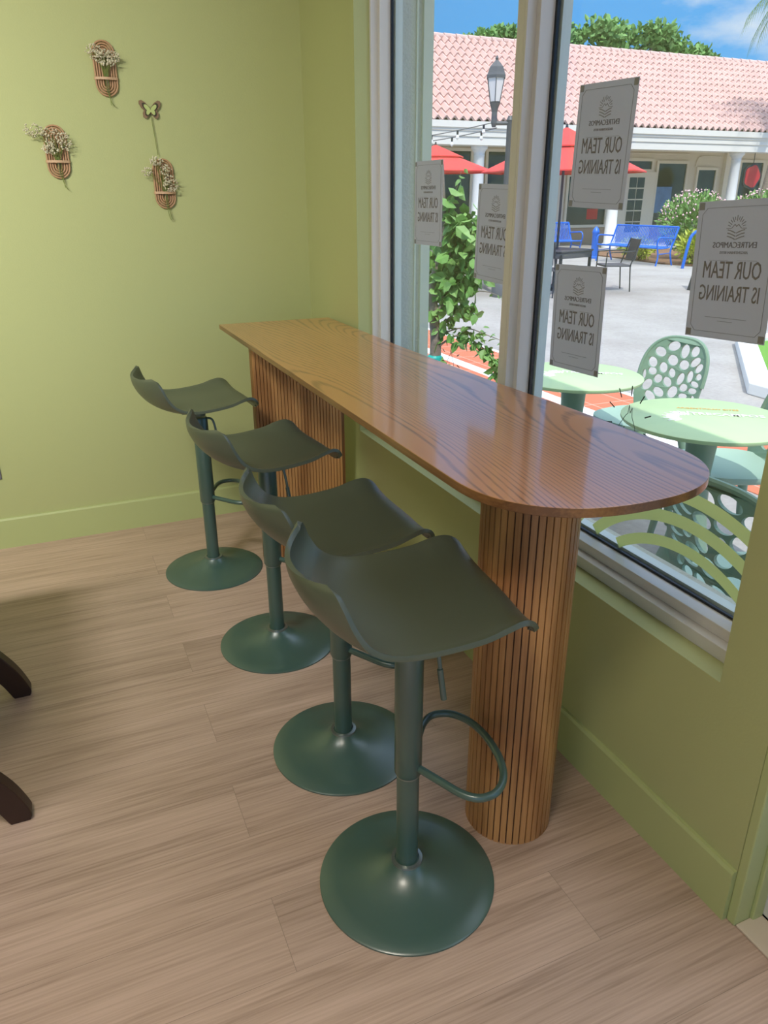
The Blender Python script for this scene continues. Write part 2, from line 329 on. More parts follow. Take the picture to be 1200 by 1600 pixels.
# roof edge outside
struct('trim_2', MB().box(-.3, .42, YN - .12, .8, ZC + .1, ZC + .34), M['stuccotrim'])
# baseboards with a bevelled top
def baseboard(name, p0, p1, inward):
    p0, p1, n = Vector(p0), Vector(p1), Vector(inward); h = .139; d = .012
    sec = [(0, 0), (d, 0), (d, h - .008), (d - .004, h), (0, h)]
    v = [p + n * a + Vector((0, 0, b)) for p in (p0, p1) for a, b in sec]
    k = 5; f = [tuple(range(k)), tuple(reversed(range(k, 2 * k)))] + [(i, (i + 1) % k, k + (i + 1) % k, k + i) for i in range(k)]
    o = MB().add(v, f).build(name, M['trimp']); o['kind'] = 'structure'
baseboard('baseboard_back', (XL, 0, 0), (-.012, 0, 0), (0, -1, 0))
baseboard('baseboard_right', (0, 0, 0), (0, YD, 0), (-1, 0, 0))
baseboard('baseboard_left', (XL, YN, 0), (XL, -.012, 0), (1, 0, 0))
baseboard('baseboard_near', (0, YD2, 0), (0, YN, 0), (-1, 0, 0))

def window(name, y0, y1, steps0=True, steps1=True):
    """y0 > y1; stepped frame profile: face a at x=.059, b at .086, gasket and glass at .134"""
    root = empty(name, (0, 0, 0)); root['kind'] = 'structure'
    fr = MB(); za, zb = ZS + .032, ZS + .059; ya, yb = .012, .030
    # bottom
    fr.box(.059, .16, y1, y0, ZS, za); fr.box(.086, .16, y1, y0, za, zb)
    fr.box(.059, .16, y1, y0, ZW - .032, ZW); fr.box(.086, .16, y1, y0, ZW - .059, ZW - .032)
    # far side
    fr.box(.059, .16, y0 - ya, y0, za, ZW - .032); fr.box(.086, .16, y0 - yb, y0 - ya, zb, ZW - .059)
    fr.box(.059, .16, y1, y1 + ya, za, ZW - .032); fr.box(.086, .16, y1 + ya, y1 + yb, zb, ZW - .059)
    fr.build('window_frame', M['frame'], root, bevel=.0015)
    g = MB(); x0, x1, q = .128, .136, .009
    g.box(x0, x1, y1 + yb, y0 - yb, zb, zb + q * .7); g.box(x0, x1, y1 + yb, y0 - yb, ZW - .059 - q, ZW - .059)
    g.box(x0, x1, y0 - yb - q, y0 - yb, zb, ZW - .059); g.box(x0, x1, y1 + yb, y1 + yb + q, zb, ZW - .059)
    g.build('gasket', M['gasket'], root)
    o = MB(); x0, x1, q = .142, .17, .024
    o.box(x0, x1, y1 + yb, y0 - yb, zb, zb + .012); o.box(x0, x1, y0 - yb - .014, y0 - yb, zb, ZW - .059); o.box(x0, x1, y1 + yb, y1 + yb + .014, zb, ZW - .059)
    o.build('outside_stop', M['outframe'], root)
    MB().box(.1375, .1415, y1 + yb, y0 - yb, zb, ZW - .059).build('glass_pane', M['glass'], root)
    return root
window('window_1', YJ1, -1.583)
window('window_2', -1.603, YJ2)
struct('trim_3', MB().box(.059, .16, -1.603, -1.583, ZS, ZW), M['frame'])
window('window_3', YE1, YE2)
# glazed door
dr = empty('door_1'); dr['kind'] = 'structure'
f = MB(); 
f.box(.075, .17, YD - .05, YD, 0, 2.45); f.box(.075, .17, YD2, YD2 + .05, 0, 2.45); f.box(.075, .17, YD2, YD, 2.4, 2.45)
f.box(.10, .145, YD - .13, YD - .055, .02, 2.39); f.box(.10, .145, YD2 + .055, YD2 + .13, .02, 2.39); f.box(.10, .145, YD2 + .13, YD - .13, .02, .22); f.box(.10, .145, YD2 + .13, YD - .13, 2.3, 2.39)
f.build('door_frame', M['frame'], dr, bevel=.002)
MB().box(.12, .125, YD2 + .13, YD - .13, .22, 2.3).build('door_glass', M['glass'], dr)
MB().tube([(.06, YD2 + .20, .9), (.06, YD2 + .20, 1.3)], .012).tube([(.06, YD2 + .20, .95), (.12, YD2 + .20, .95)], .008).tube([(.06, YD2 + .20, 1.25), (.12, YD2 + .20, 1.25)], .008).build('door_handle', M['frame'], dr)
struct('trim_4', MB().box(.0, .045, YD - .022, YD, 0, 2.45).box(.045, .075, YD - .03, YD, 0, 2.45), M['trimp'], bevel=.003)
struct('trim_5', MB().box(.004, .075, YD2, YD - .022, 0, .006).box(.075, WT, YD2, YD - .0, 0, .012), mat('pale_threshold', (.62, .52, .40), .5), bevel=.002)

# unseen ceiling lamps, added to brighten the floor and room
def added_ceil_lamp(x, y, e, label):
    r = empty('added_ceiling_light', (x, y, ZC), 0, label, 'ceiling light', 'added ceiling lights filling the room')
    MB().box(-.32, .32, -.32, .32, -.03, 0).build('added_lamp_housing', M['ceil'], r, bevel=.004)
    MB().box(-.29, .29, -.29, .29, -.036, -.0305).build('diffuser', M['addedlamp'], r)
    ld = D.lights.new('added_ceiling_glow', 'AREA'); ld.shape = 'SQUARE'; ld.size = .56; ld.energy = e; ld.color = (1, .91, .78); ld.spread = math.radians(100)
    l = D.objects.new('added_lamp_glow', ld); COL.objects.link(l); l.parent = r; l.location = (0, 0, -.05)
CE = 16
for x, y, n in ((-3.6, -3.6, 'on the left'), (-1.7, -3.4, 'over the open floor')):
    added_ceil_lamp(x, y, CE, 'added square white ceiling light ' + n)
def added_washer(x, y, tx, ty, tz, e, col, label):  # out-of-view lamp added to throw fill light on the back wall
    p = Vector((x, y, ZC - .14)); r = empty('added_washer_light', tuple(p), 0, label, 'added spotlight', 'added wall washing lamps on the ceiling')
    d = (Vector((tx, ty, tz)) - p).normalized(); q = d.to_track_quat('-Z', 'Y')
    h = MB().box(-.30, .30, -.10, .10, .004, .05).build('added_lamp_housing', M['black'], r, bevel=.004); h.rotation_euler = q.to_euler()
    g = MB().box(-.28, .28, -.085, .085, -.001, .003).build('diffuser', M['addedlamp'], r); g.rotation_euler = q.to_euler()
    MB().tube([(0, 0, .03), (0, 0, .14)], .012, n=8).build('bracket', M['black'], r)
    ld = D.lights.new('added_washer_glow', 'AREA'); ld.shape = 'RECTANGLE'; ld.size = .56; ld.size_y = .17; ld.energy = e; ld.color = col; ld.spread = math.radians(88)
    l = D.objects.new('added_lamp_glow', ld); COL.objects.link(l); l.parent = r; l.rotation_euler = q.to_euler(); l.location = d * .006
added_washer(-3.1, -2.6, -2.3, 0, 1.5, 15, (1, .96, .82), 'added black wall washing lamp on the ceiling aimed at the left of the back wall')
added_washer(-2.2, -2.5, -1.35, 0, .75, 15, (.99, 1, .95), 'added black wall washing lamp on the ceiling aimed at the counter end')

# ------------------------------------------------------------------ bar counter
bar = empty('bar_counter', (-.235, -1.4, 0), 0, 'long oak bar counter with a rounded end on a fluted column by the window', 'bar counter')
def shp(mb):  # shift to parent's frame
    mb.v = [(x + .235, y + 1.4, z) for x, y, z in mb.v]; return mb
poly = [(-.497, -.283), (-.014, -.283), (-.016, -1.1), (-.004, -1.66), (.018, -2.0)]
cx_, hw_, yc_, dp_ = -.2345, .2625, -2.313, .242
poly += [(cx_ + hw_ * math.copysign(abs(math.cos(t)) ** (2 / 2.35), math.cos(t)), yc_ - dp_ * abs(math.sin(t)) ** (2 / 2.35)) for t in [PI * i / 60 for i in range(61)]]
ZT = .960
def top_mesh():
    mb = MB(); n = len(poly); v = [(x, y, ZT) for x, y in poly] + [(x, y, ZT - .018) for x, y in poly]
    mb.add(v, [tuple(range(n))], 0); mb.add(v, [tuple(reversed(range(n, 2 * n)))] + [(k, n + k, n + (k + 1) % n, (k + 1) % n) for k in range(n)], 1)
    return mb
tm = shp(top_mesh()); o = tm.build('countertop', [M['oak'], M['oakedge']], bar, bevel=.0015)
# weld the doubled verts
bm = bmesh.new(); bm.from_mesh(o.data); bmesh.ops.remove_doubles(bm, verts=bm.verts, dist=1e-5); bmesh.ops.recalc_face_normals(bm, faces=bm.faces); bm.to_mesh(o.data); bm.free()
# fluted column: thin slats round a dark core
CX, CY, CR = -.2694, -2.2522, .1056
core = MB().lathe([(CR - .0035, 0), (CR - .0035, ZT - .018)], (CX, CY, 0), 84)
sl = MB(); ns = 42
for i in range(ns):
    a = 2 * PI * i / ns; w_ = PI / ns * .86
    pp = [(CX + (CR - .004) * math.cos(a - w_), CY + (CR - .004) * math.sin(a - w_))] + [(CX + CR * math.cos(a + t * w_), CY + CR * math.sin(a + t * w_)) for t in (-.93, -.4, .4, .93)] + [(CX + (CR - .004) * math.cos(a + w_), CY + (CR - .004) * math.sin(a + w_))]
    sl.prism(pp, 0, ZT - .0185, 0)
fc = shp(sl).build('fluted_column', M['slat'], bar)
shp(core).build('column_core', M['groove'], fc)
# fluted panel leg
pb = MB().box(-.447, -.07, -.600, -.562, 0, ZT - .018)
pc = shp(pb).build('panel_board', M['legboard'], bar)
sl = MB(); n = 27; x0, x1 = -.446, -.082; st = (x1 - x0) / n
for i in range(n):
    a = x0 + i * st; sl.prism([(a + .0002, -.600), (a + .0008, -.6055), (a + st - .0024, -.6055), (a + st - .0018, -.600)], 0.0, ZT - .0185)
shp(sl).build('panel_slats', M['slat'], pc)

# ------------------------------------------------------------------ bar stools
def lerp(a, b, t): return a + (b - a) * t
def interp(keys, t):
    for (t0, v0), (t1, v1) in zip(keys, keys[1:]):
        if t <= t1:
            s = (t - t0) / (t1 - t0); return [lerp(a, b, s) for a, b in zip(v0, v1)]
    return list(keys[-1][1])
def catmull(pts, n):
    P_ = [Vector(p) for p in pts]; P_ = [P_[0] * 2 - P_[1]] + P_ + [P_[-1] * 2 - P_[-2]]; out = []
    for i in range(1, len(P_) - 2):
        for k in range(n):
            t = k / n; a, b, c, d = P_[i - 1:i + 3]
            out.append(.5 * ((2 * b) + (c - a) * t + (2 * a - 5 * b + 4 * c - d) * t * t + (3 * b - a - 3 * c + d) * t ** 3))
    out.append(P_[-2]); return out
def seat_mesh():
    # edge x, edge z, half width, centre x, centre z
    K = [(-.190, .842, .128, -.236, .829), (-.184, .838, .160, -.235, .817), (-.175, .815, .183, -.230, .795), (-.162, .780, .195, -.214, .762), (-.140, .745, .199, -.185, .730), (-.105, .722, .200, -.140, .709),
         (-.06, .713, .200, -.075, .701), (.0, .714, .200, .0, .700), (.07, .722, .200, .07, .705), (.115, .735, .199, .12, .713), (.145, .740, .194, .15, .716), (.165, .731, .186, .175, .708), (.178, .710, .173, .190, .692), (.183, .700, .150, .195, .684)]
    keys = [(cx, cz, hw, ex - cx, ez - cz) for ex, ez, hw, cx, cz in K]
    rows = [catmull([(k[0], k[1], k[2]) for k in keys], 5), catmull([(k[3], k[4], 0) for k in keys], 5)]
    v = []; nu = 24
    for a, b in zip(*rows):
        for j in range(nu + 1):
            u = -1 + 2 * j / nu
            uu = u * u
            pw_ = 1.0 + min(1.0, len(v) / (nu + 1) / 30); v.append((a.x + b.x * uu, a.z * u, a.y + b.y * uu ** pw_))
    nr = len(rows[0]); f = [(i * (nu + 1) + j, (i + 1) * (nu + 1) + j, (i + 1) * (nu + 1) + j + 1, i * (nu + 1) + j + 1) for i in range(nr - 1) for j in range(nu)]
    return MB().add(v, f)
def make_stool():
    r = empty('bar_stool', (0, 0, 0), 0, 'x', 'bar stool', 'green bar stools at the oak counter')
    R = .2
    prof = [(0.001, .0), (R, .0), (R, .004), (R - .004, .0065), (.16, .0105), (.12, .0165), (.085, .0255), (.06, .037), (.045, .047), (.037, .056), (.034, .0595), (.024, .0595)]
    MB().lathe(prof, n=96).build('base', M['metal'], r, smooth=True, angle=50)
    MB().lathe([(.0355, .0545), (.0365, .057), (.0355, .061), (.028, .062), (.028, .056)], n=48, cap=False).build('collar_ring', M['ring'], r, smooth=True)
    MB().lathe([(.0245, .05), (.0245, .32)], n=40).build('lower_tube', M['metal'], r, smooth=True)
    up = MB().lathe([(.0265, .305), (.0295, .311), (.0295, .652), (.026, .660)], n=40).build('upper_tube', M['metal'], r, smooth=True, angle=60)
    MB().lathe([(.0262, .302), (.0262, .306)], n=40).build('tube_ring', M['ring'], up)
    s_ = seat_mesh().build('seat', M['seat'], r, smooth=True, angle=180)
    so = s_.modifiers.new('thick', 'SOLIDIFY'); so.thickness = .010; so.offset = -1
    bv = s_.modifiers.new('round', 'BEVEL'); bv.width = .0035; bv.segments = 3; bv.limit_method = 'ANGLE'; bv.angle_limit = math.radians(50)
    MB().box(-.08, .08, -.06, .06, .681, .689).tube([(0, 0, .655), (0, 0, .684)], .024, n=32).build('mounting_plate', M['metal'], s_)
    half = [(.018, -.022, .328), (.050, -.075, .328), (.078, -.118, .328), (.108, -.138, .328), (.146, -.132, .328), (.177, -.098, .328), (.193, -.050, .328), (.197, 0, .328)]
    path = half + [(x, -y, z) for x, y, z in reversed(half[:-1])]
    MB().tube(catmull(path, 5), .0085, n=14).build('footrest', M['metal'], r, smooth=True)
    MB().tube(catmull([(.02, -.01, .655), (.040, -.026, .652), (.048, -.034, .62), (.053, -.044, .555)], 6), .0042, n=10).tube([(.0505, -.040, .585), (.056, -.052, .520)], .0062, n=12).build('height_lever', M['metal'], r, smooth=True)
    return r
st0 = make_stool()
spots = [(-.5872, -2.3276, -.116, .015, 'nearest green bar stool, in front of the fluted column'),
         (-.5600, -1.8479, -.006, -.020, 'second nearest green bar stool, its seat overlapped by the nearest one'),
         (-.5778, -1.2418, .102, -.007, 'third nearest green bar stool, with its seat in front of the fluted panel'),
         (-.6650, -.5866, .089, .012, 'farthest green bar stool, beside the back wall and the counter end')]
for i, (x, y, a, dz, lab) in enumerate(spots):
    o = st0 if i == 0 else copy_tree(st0)
    o.location = (x, y, 0); o.rotation_euler = (0, 0, a); o['label'] = lab
    for ch in o.children:
        if ch.name.startswith('seat'): ch.location.z = dz

# ------------------------------------------------------------------ dark table at the left edge (only its feet are in view)
tb = empty('side_table', (-1.75, -1.49, 0), 0, 'dark brown wooden table, only two curved feet showing at the left edge', 'table')
MB().box(-.3, .3, -.45, .45, .72, .75).build('tabletop', M['darkwood'], tb, bevel=.003)
for y in (-.28, .28):
    pr = MB()
    for s in (1, -1):
        top_c = catmull([(s * .0, .33), (s * .15, .285), (s * .26, .215), (s * .335, .115), (s * .371, .028), (s * .368, .0)], 6)
        bot_c = catmull([(s * .0, .24), (s * .12, .215), (s * .215, .155), (s * .285, .075), (s * .322, .0)], 6)
        ring = [(p.x, p.y) for p in top_c] + [(p.x, p.y) for p in reversed(bot_c)]
        m = len(ring); v = [(x, y - .022, z) for x, z in ring] + [(x, y + .022, z) for x, z in ring]
        pr.add(v, [tuple(range(m)), tuple(reversed(range(m, 2 * m)))] + [(k, (k + 1) % m, m + (k + 1) % m, m + k) for k in range(m)])
    pr.build('curved_foot', M['darkwood'], tb, bevel=.003)
    MB().box(-.04, .04, y - .025, y + .025, .25, .72).build('post', M['darkwood'], tb, bevel=.003)
wo_ = MB().box(-1.50, -1.438, -.006, 0, .322, .40).build('wall_outlet', M['outlet'], bevel=.002)
tag(wo_, 'small dark grey plate low on the green wall at the left edge', 'wall outlet')

# ------------------------------------------------------------------ wall flower holders
def stadium(cx, cz, hw, hh, y, n=10):
    pts = []
    for i in range(n + 1): a = PI * i / n; pts.append((cx + hw * math.cos(a), y, cz + (hh - hw) + hw * math.sin(a)))
    for i in range(n + 1): a = PI + PI * i / n; pts.append((cx + hw * math.cos(a), y, cz - (hh - hw) + hw * math.sin(a)))
    return pts
def make_holder():
    r = empty('rattan_wall_holder', (0, 0, 0), 0, 'x', 'wall holder', 'rattan holders on the back wall')
    for k in range(4):
        q = .0385 - k * .0088
        MB().tube(stadium(0, 0, q, .0925 - k * .0088, -.006), .0034, n=8, closed=True).build('rattan_loop', M['rattan'], r, smooth=True)
    MB().tube([(0, -.006, -.066), (0, -.006, .066)], .0038, n=8).build('rattan_rod', M['rattan'], r, smooth=True)
    s = catmull([(-.045, -.004, -.034), (-.04, -.012, -.034), (-.018, -.020, -.034), (0, -.023, -.034), (.018, -.020, -.034), (.04, -.012, -.034), (.045, -.004, -.034)], 4)
    mb = MB()
    n = len(s); v = [(p.x, p.y, p.z + d) for d in (-.0045, .0045) for p in s] + [(p.x, p.y + .002, p.z + d) for d in (-.0045, .0045) for p in s]
    f = [(k, k + 1, n + k + 1, n + k) for k in range(n - 1)] + [(2 * n + k, 3 * n + k, 3 * n + k + 1, 2 * n + k + 1) for k in range(n - 1)] + [(k, 2 * n + k, 2 * n + k + 1, k + 1) for k in range(n - 1)] + [(n + k, n + k + 1, 3 * n + k + 1, 3 * n + k) for k in range(n - 1)]
    mb.add(v, f).build('strap', M['strap'], r)
    MB().lathe([(.0075, -.088), (.0075, -.02)], (0, -.0155, 0), 14).build('glass_tube', M['tubeg'], r, smooth=True)
    return r
h0 = make_holder()
HP = [(-.793, 1.905, 'topmost of the three oval rattan holders, highest on the back wall'), (-1.012, 1.612, 'leftmost of the three oval rattan holders, low on the wall'), (-.617, 1.500, 'oval rattan holder under the wooden butterfly')]
for i, (x, z, lab) in enumerate(HP):
    o = h0 if i == 0 else copy_tree(h0); o.location = (x, -.002, z); o['label'] = lab
def blob(mb, c, r):
    c = Vector(c); v = [c + Vector(d) * r for d in ((1, 0, 0), (-1, 0, 0), (0, 1, 0), (0, -1, 0), (0, 0, 1), (0, 0, -1))]
    mb.add(v, [(0, 2, 4), (2, 1, 4), (1, 3, 4), (3, 0, 4), (2, 0, 5), (1, 2, 5), (3, 1, 5), (0, 3, 5)])
def bouquet(x, z, clusters, tails, label, seed):
    rnd = random.Random(seed)
    r = empty('dried_flower_bunch', (x, -.018, z), 0, label, 'dried flowers', 'dried white sprigs on the back wall')
    stm, bl = MB(), MB()
    for (cx, cz, sx, sz, n) in clusters:
        for k in range(n):
            a = rnd.uniform(0, 2 * PI); q = math.sqrt(rnd.random())
            p = (cx + sx * q * math.cos(a), rnd.uniform(-.028, .006), cz + sz * q * math.sin(a))
            blob(bl, p, rnd.uniform(.0022, .0043))
            if k % 8 == 0:
                stm.tube(catmull([(rnd.uniform(-.008, .008), 0, -.03), ((cx) * .6 + rnd.uniform(-.01, .01), -.008, cz * .6), p], 3), .0005, n=4)
    for (tx, tz, bx) in tails:
        stm.tube(catmull([(bx, 0, -.02), (bx, .002, -.07), ((bx + tx) / 2, .004, (-.08 + tz) / 2 - .01), (tx, .004, tz)], 5), .0013, n=6)
    stm.build('stems', M['stem'], r); b = bl.build('blossoms', M['blossom'], r); b['kind'] = 'stuff'
bouquet(-.793, 1.905, [(-.035, .052, .030, .026, 90), (0, .035, .035, .026, 110), (.032, .038, .028, .020, 80), (.005, .015, .03, .012, 40)], [(.006, -.125, .004), (.018, -.128, -.003)], 'bunch of dried white sprigs in the topmost rattan holder', 1)
bouquet(-1.012, 1.612, [(-.072, .072, .036, .024, 70), (-.015, .055, .035, .03, 70), (.035, .035, .022, .034, 90), (-.022, .010, .030, .020, 90)], [(.022, -.135, .0), (.012, -.128, .008)], 'bunch of dried white sprigs in the leftmost rattan holder, spreading left', 2)
bouquet(-.617, 1.500, [(-.025, .085, .026, .018, 70), (-.065, .045, .026, .016, 40), (.008, .05, .022, .024, 60), (.022, .0, .030, .030, 120)], [(.012, -.14, .0), (.020, -.138, .006)], 'bunch of dried white sprigs in the rattan holder under the butterfly', 3)
bf = empty('butterfly_ornament', (-.641, -.006, 1.768), 0, 'small wooden butterfly on a thin stick above a rattan holder', 'ornament')
def wing(mb, sc, y0, y1):
    up_ = [(0, .002), (.006, .014), (.018, .028), (.032, .036), (.041, .033), (.042, .022), (.034, .008), (.024, .0), (.030, -.010), (.029, -.024), (.020, -.030), (.010, -.022), (.003, -.012), (0, -.012)]
    for s in (1, -1):
        pts = [(s * a * sc, b * sc) for a, b in up_]; m = len(pts)
        v = [(a, y0, b) for a, b in pts] + [(a, y1, b) for a, b in pts]
        mb.add(v, [tuple(range(m)), tuple(reversed(range(m, 2 * m)))] + [(k, (k + 1) % m, m + (k + 1) % m, m + k) for k in range(m)])
    return mb
wing(MB(), 1.0, -.004, .002).build('wings', M['bfly'], bf)
wing(MB(), .74, -.006, -.0045).build('dark_wing_layer', M['bfly3'], bf)
wing(MB(), .58, -.0085, -.0065).build('lime_wing_layer', M['bfly2'], bf)
MB().tube([(0, -.003, -.02), (.010, -.004, -.16)], .0014, n=6).build('stick', M['stem'], bf)

# ------------------------------------------------------------------ posters on the glass (lettering faces the street, so it reads mirrored from inside)
def text_mesh(body, size, extrude=0.0004, bold=0.0):
    cu = D.curves.new('t', 'FONT'); cu.body = body; cu.size = size; cu.extrude = extrude; cu.align_x = 'CENTER'; cu.offset = bold; cu.resolution_u = 2
    ob = D.objects.new('t', cu); COL.objects.link(ob); bpy.context.view_layer.update()
    me = D.meshes.new_from_object(ob.evaluated_get(bpy.context.evaluated_depsgraph_get())); D.objects.remove(ob)
    vs = [tuple(v.co) for v in me.vertices]; fs = [tuple(p.vertices) for p in me.polygons]; D.meshes.remove(me)
    return vs, fs
def lettering(lines, strokes, xin):
    mb = MB()
    for body, size, zz, sx, bold in lines:
        vs, fs = text_mesh(body, size, bold=bold)
        mb.add([(xin + z_, x * sx, zz + y) for x, y, z_ in vs], fs)
    for (a, b, w) in strokes:
        a, b = Vector((xin, *a)), Vector((xin, *b)); d = (b - a); n = Vector((0, -d.z, d.y)).normalized() * w / 2
        mb.obox((a + b) / 2, d / 2, n, (.0003, 0, 0))
    return mb
def sun_logo(zc, r):
    st_ = []
    for k in range(13):
        a = PI * (k - 0.0) / 12; r0, r1 = (r * .72, r * 1.0) if k % 2 else (r * .62, r * 1.1)
        st_.append(((r0 * math.cos(a), zc + r0 * math.sin(a)), (r1 * math.cos(a), zc + r1 * math.sin(a)), r * .06))
    for s in (1, -1):
        st_.append(((s * r * .55, zc), (s * r * .2, zc + r * .34), r * .05)); st_.append(((s * r * .2, zc + r * .34), (0, zc + r * .14), r * .05))
        for j in range(3):
            q = [(s * r * t, zc - r * (.12 + .27 * j) - r * .30 * (1 - (t)) ** 1.5) for t in (0.05, .35, .65, .95)]
            for p0, p1 in zip(q, q[1:]): st_.append((p0, p1, r * .09))
    return st_
def poster(yc, zc, w_, h_, roll, label):
    r = empty('window_poster', (.1368, yc, zc), 0, label, 'poster', 'grey paper posters taped on the window')
    r.rotation_euler = (roll, 0, 0)
    MB().box(-.0006, 0, -w_ / 2, w_ / 2, -h_ / 2, h_ / 2).build('paper', M['paper'], r)
    k = h_ / .279; x = -.0012
    big = lettering([('OUR TEAM', .050 * k, -.014 * k, .62, 0), ('IS TRAINING', .046 * k, -.060 * k, .62, 0), ('ENTRECAMPOS', .0165 * k, .047 * k, 1.0, 0)], [], x)
    big.build('lettering', M['ink'], r)
    b = .013; W, H = w_ / 2 - b, h_ / 2 - b
    st_ = sun_logo(.085 * k, .023 * k) + [((-.062 * k, .022 * k), (-.012 * k, .022 * k), .0006), ((.012 * k, .022 * k), (.062 * k, .022 * k), .0006), ((-.055 * k, -.095 * k), (.055 * k, -.095 * k), .0008), ((-.02 * k, -.102 * k), (.02 * k, -.102 * k), .0008)]
    a = [(W - .012, H), (-W + .012, H), (-W, H - .012), (-W, -H + .012), (-W + .012, -H), (W - .012, -H), (W, -H + .012), (W, H - .012)]
    st_ += [(a[i], a[(i + 1) % 8], .0009) for i in range(8)]
    lettering([('ARGENTINIAN BITES', .0078 * k, .035 * k, 1.0, 0)], st_, x).build('border_and_logo', M['ink2'], r)
    for sy in (-1, 1):
        for sz in (-1, 1): MB().box(-.0011, -.0007, sy * (w_ / 2 - .009) - .007, sy * (w_ / 2 - .009) + .007, sz * (h_ / 2 - .009) - .007, sz * (h_ / 2 - .009) + .007).build('tape_corner', M['tape'], r)
poster(-.936, 1.425, .214, .274, .0, 'leftmost grey poster, beside the stucco edge of the far window')
poster(-1.385, 1.342, .214, .279, .03, 'grey poster behind the centre mullion, in front of the green tree')
poster(-1.853, 1.557, .212, .275, .03, 'highest grey poster, over the red umbrella')
poster(-1.820, 1.147, .212, .272, -.03, 'lowest grey poster, right of the centre mullion above the round table')
poster(-2.302, 1.306, .208, .270, -.05, 'largest looking grey poster, at the right edge of the photo')

# vinyl arches low on the glass
va = empty('arch_decal', (.1370, -2.3, .323), 0, 'olive green vinyl arches stuck low on the right window pane', 'window decal')
zlo, ylo = ZS + .066, YJ2 + .032
for q, (r0, r1) in enumerate(((.345, .373), (.407, .438), (.470, .502))):
    mb = MB(); prev = None; v = []; 
    n = 80; pts = []
    for i in range(n + 1):
        a = math.radians(170) - math.radians(160) * i / n
        pts.append((math.cos(a), math.sin(a)))
    seg = []
    for c_, s_ in pts:
        # viewed from inside, -y is to the right
        yo, zo, yi, zi = -c_ * r1, s_ * r1, -c_ * r0, s_ * r0
        ok = (zi + .323 > zlo) and (yo - 2.3 > ylo) and (yi - 2.3 > ylo)
        seg.append((ok, yo, zo, yi, zi))
    idx = [s for s in seg if s[0]]
    for s in idx: v += [(0, s[1], s[2]), (0, s[3], s[4]), (-.0005, s[1], s[2]), (-.0005, s[3], s[4])]
    f = []
    for k in range(len(idx) - 1):
        b_ = 4 * k; f += [(b_, b_ + 4, b_ + 5, b_ + 1), (b_ + 2, b_ + 3, b_ + 7, b_ + 6), (b_, b_ + 2, b_ + 6, b_ + 4), (b_ + 1, b_ + 5, b_ + 7, b_ + 3)]
    L_ = 4 * (len(idx) - 1); f += [(0, 1, 3, 2), (L_, L_ + 2, L_ + 3, L_ + 1)]
    mb.add(v, f).build('arch_band', M['arch'], va)
# small line drawings on the glass
def sprout(yc, zc, s, label):
    r = empty('line_decal', (.1368, yc, zc), 0, label, 'window decal', 'small line drawings on the glass')
    mb = MB(); x = -.0004
    def st(p, q, w): 
        a, b = Vector((x, -p[0] * s, p[1] * s)), Vector((x, -q[0] * s, q[1] * s)); d = b - a; n = Vector((0, -d.z, d.y)).normalized() * w / 2; mb.obox((a + b) / 2, d / 2, n, (.0003, 0, 0))
    path = [(-.40, -.55), (-.28, -.22), (-.10, .05), (-.04, .10), (-.02, .30), (.03, .12), (.08, .26), (.10, .06), (.24, -.18), (.32, -.50)]
    for a, b in zip(path, path[1:]): st(a, b, .0013)
    for k in range(7):
        a = math.radians(-12 + 34 * k); st((.55 * math.cos(a), -.1 + .62 * math.sin(a)), (.75 * math.cos(a), -.1 + .85 * math.sin(a)), .003)
    st((-.13, -.25), (-.10, -.23), .003)
    mb.build('drawing', M['line'], r)
sprout(-2.062, .940, .108, 'line drawing with radiating dashes on the glass above the rounded counter end')
sprout(-1.135, .925, .088, 'line drawing with radiating dashes on the glass in front of the tree')

# ================================================================== OUTSIDE
G = -.08
struct('ground_plaza', MB().box(WT, 70, -30, 60, G - .2, G).box(-25, WT, -30, YN - .12, G - .2, G), M['ground'])
struct('ground_tile_band', MB().box(2.60, 3.16, -8, 16, G, G + .004).box(2.30, 2.47, -8, 16, G, G + .004), M['terra'])
struct('ground_border', MB().box(2.47, 2.60, -8, 16, G, G + .005).box(3.16, 3.22, -8, 16, G, G + .005), M['whitecon'])
lw = MB().prism([(5.85, 2.5), (4.25, .9), (4.1, -2.5), (9, -2.5), (9, 2.6)], G, G + .06).build('lawn_patch', M['grass']); tag(lw, 'patch of bright green lawn inside the pale kerb at the right', 'lawn', kind='stuff')
kb = MB()
kp = [(5.80, 2.62), (4.13, .95), (3.98, -2.5), (4.12, -2.5), (4.26, .88), (5.88, 2.48), (9, 2.60), (9, 2.74)]
kb.prism([(5.78, 2.66), (4.10, .96), (3.96, -2.5), (4.13, -2.5), (4.28, .88), (5.86, 2.47)], G, G + .10).prism([(5.78, 2.66), (5.86, 2.47), (9, 2.56), (9, 2.74)], G, G + .10)
tag(kb.build('lawn_kerb', M['whitecon'], bevel=.01), 'pale concrete kerb around the lawn patch', 'kerb')

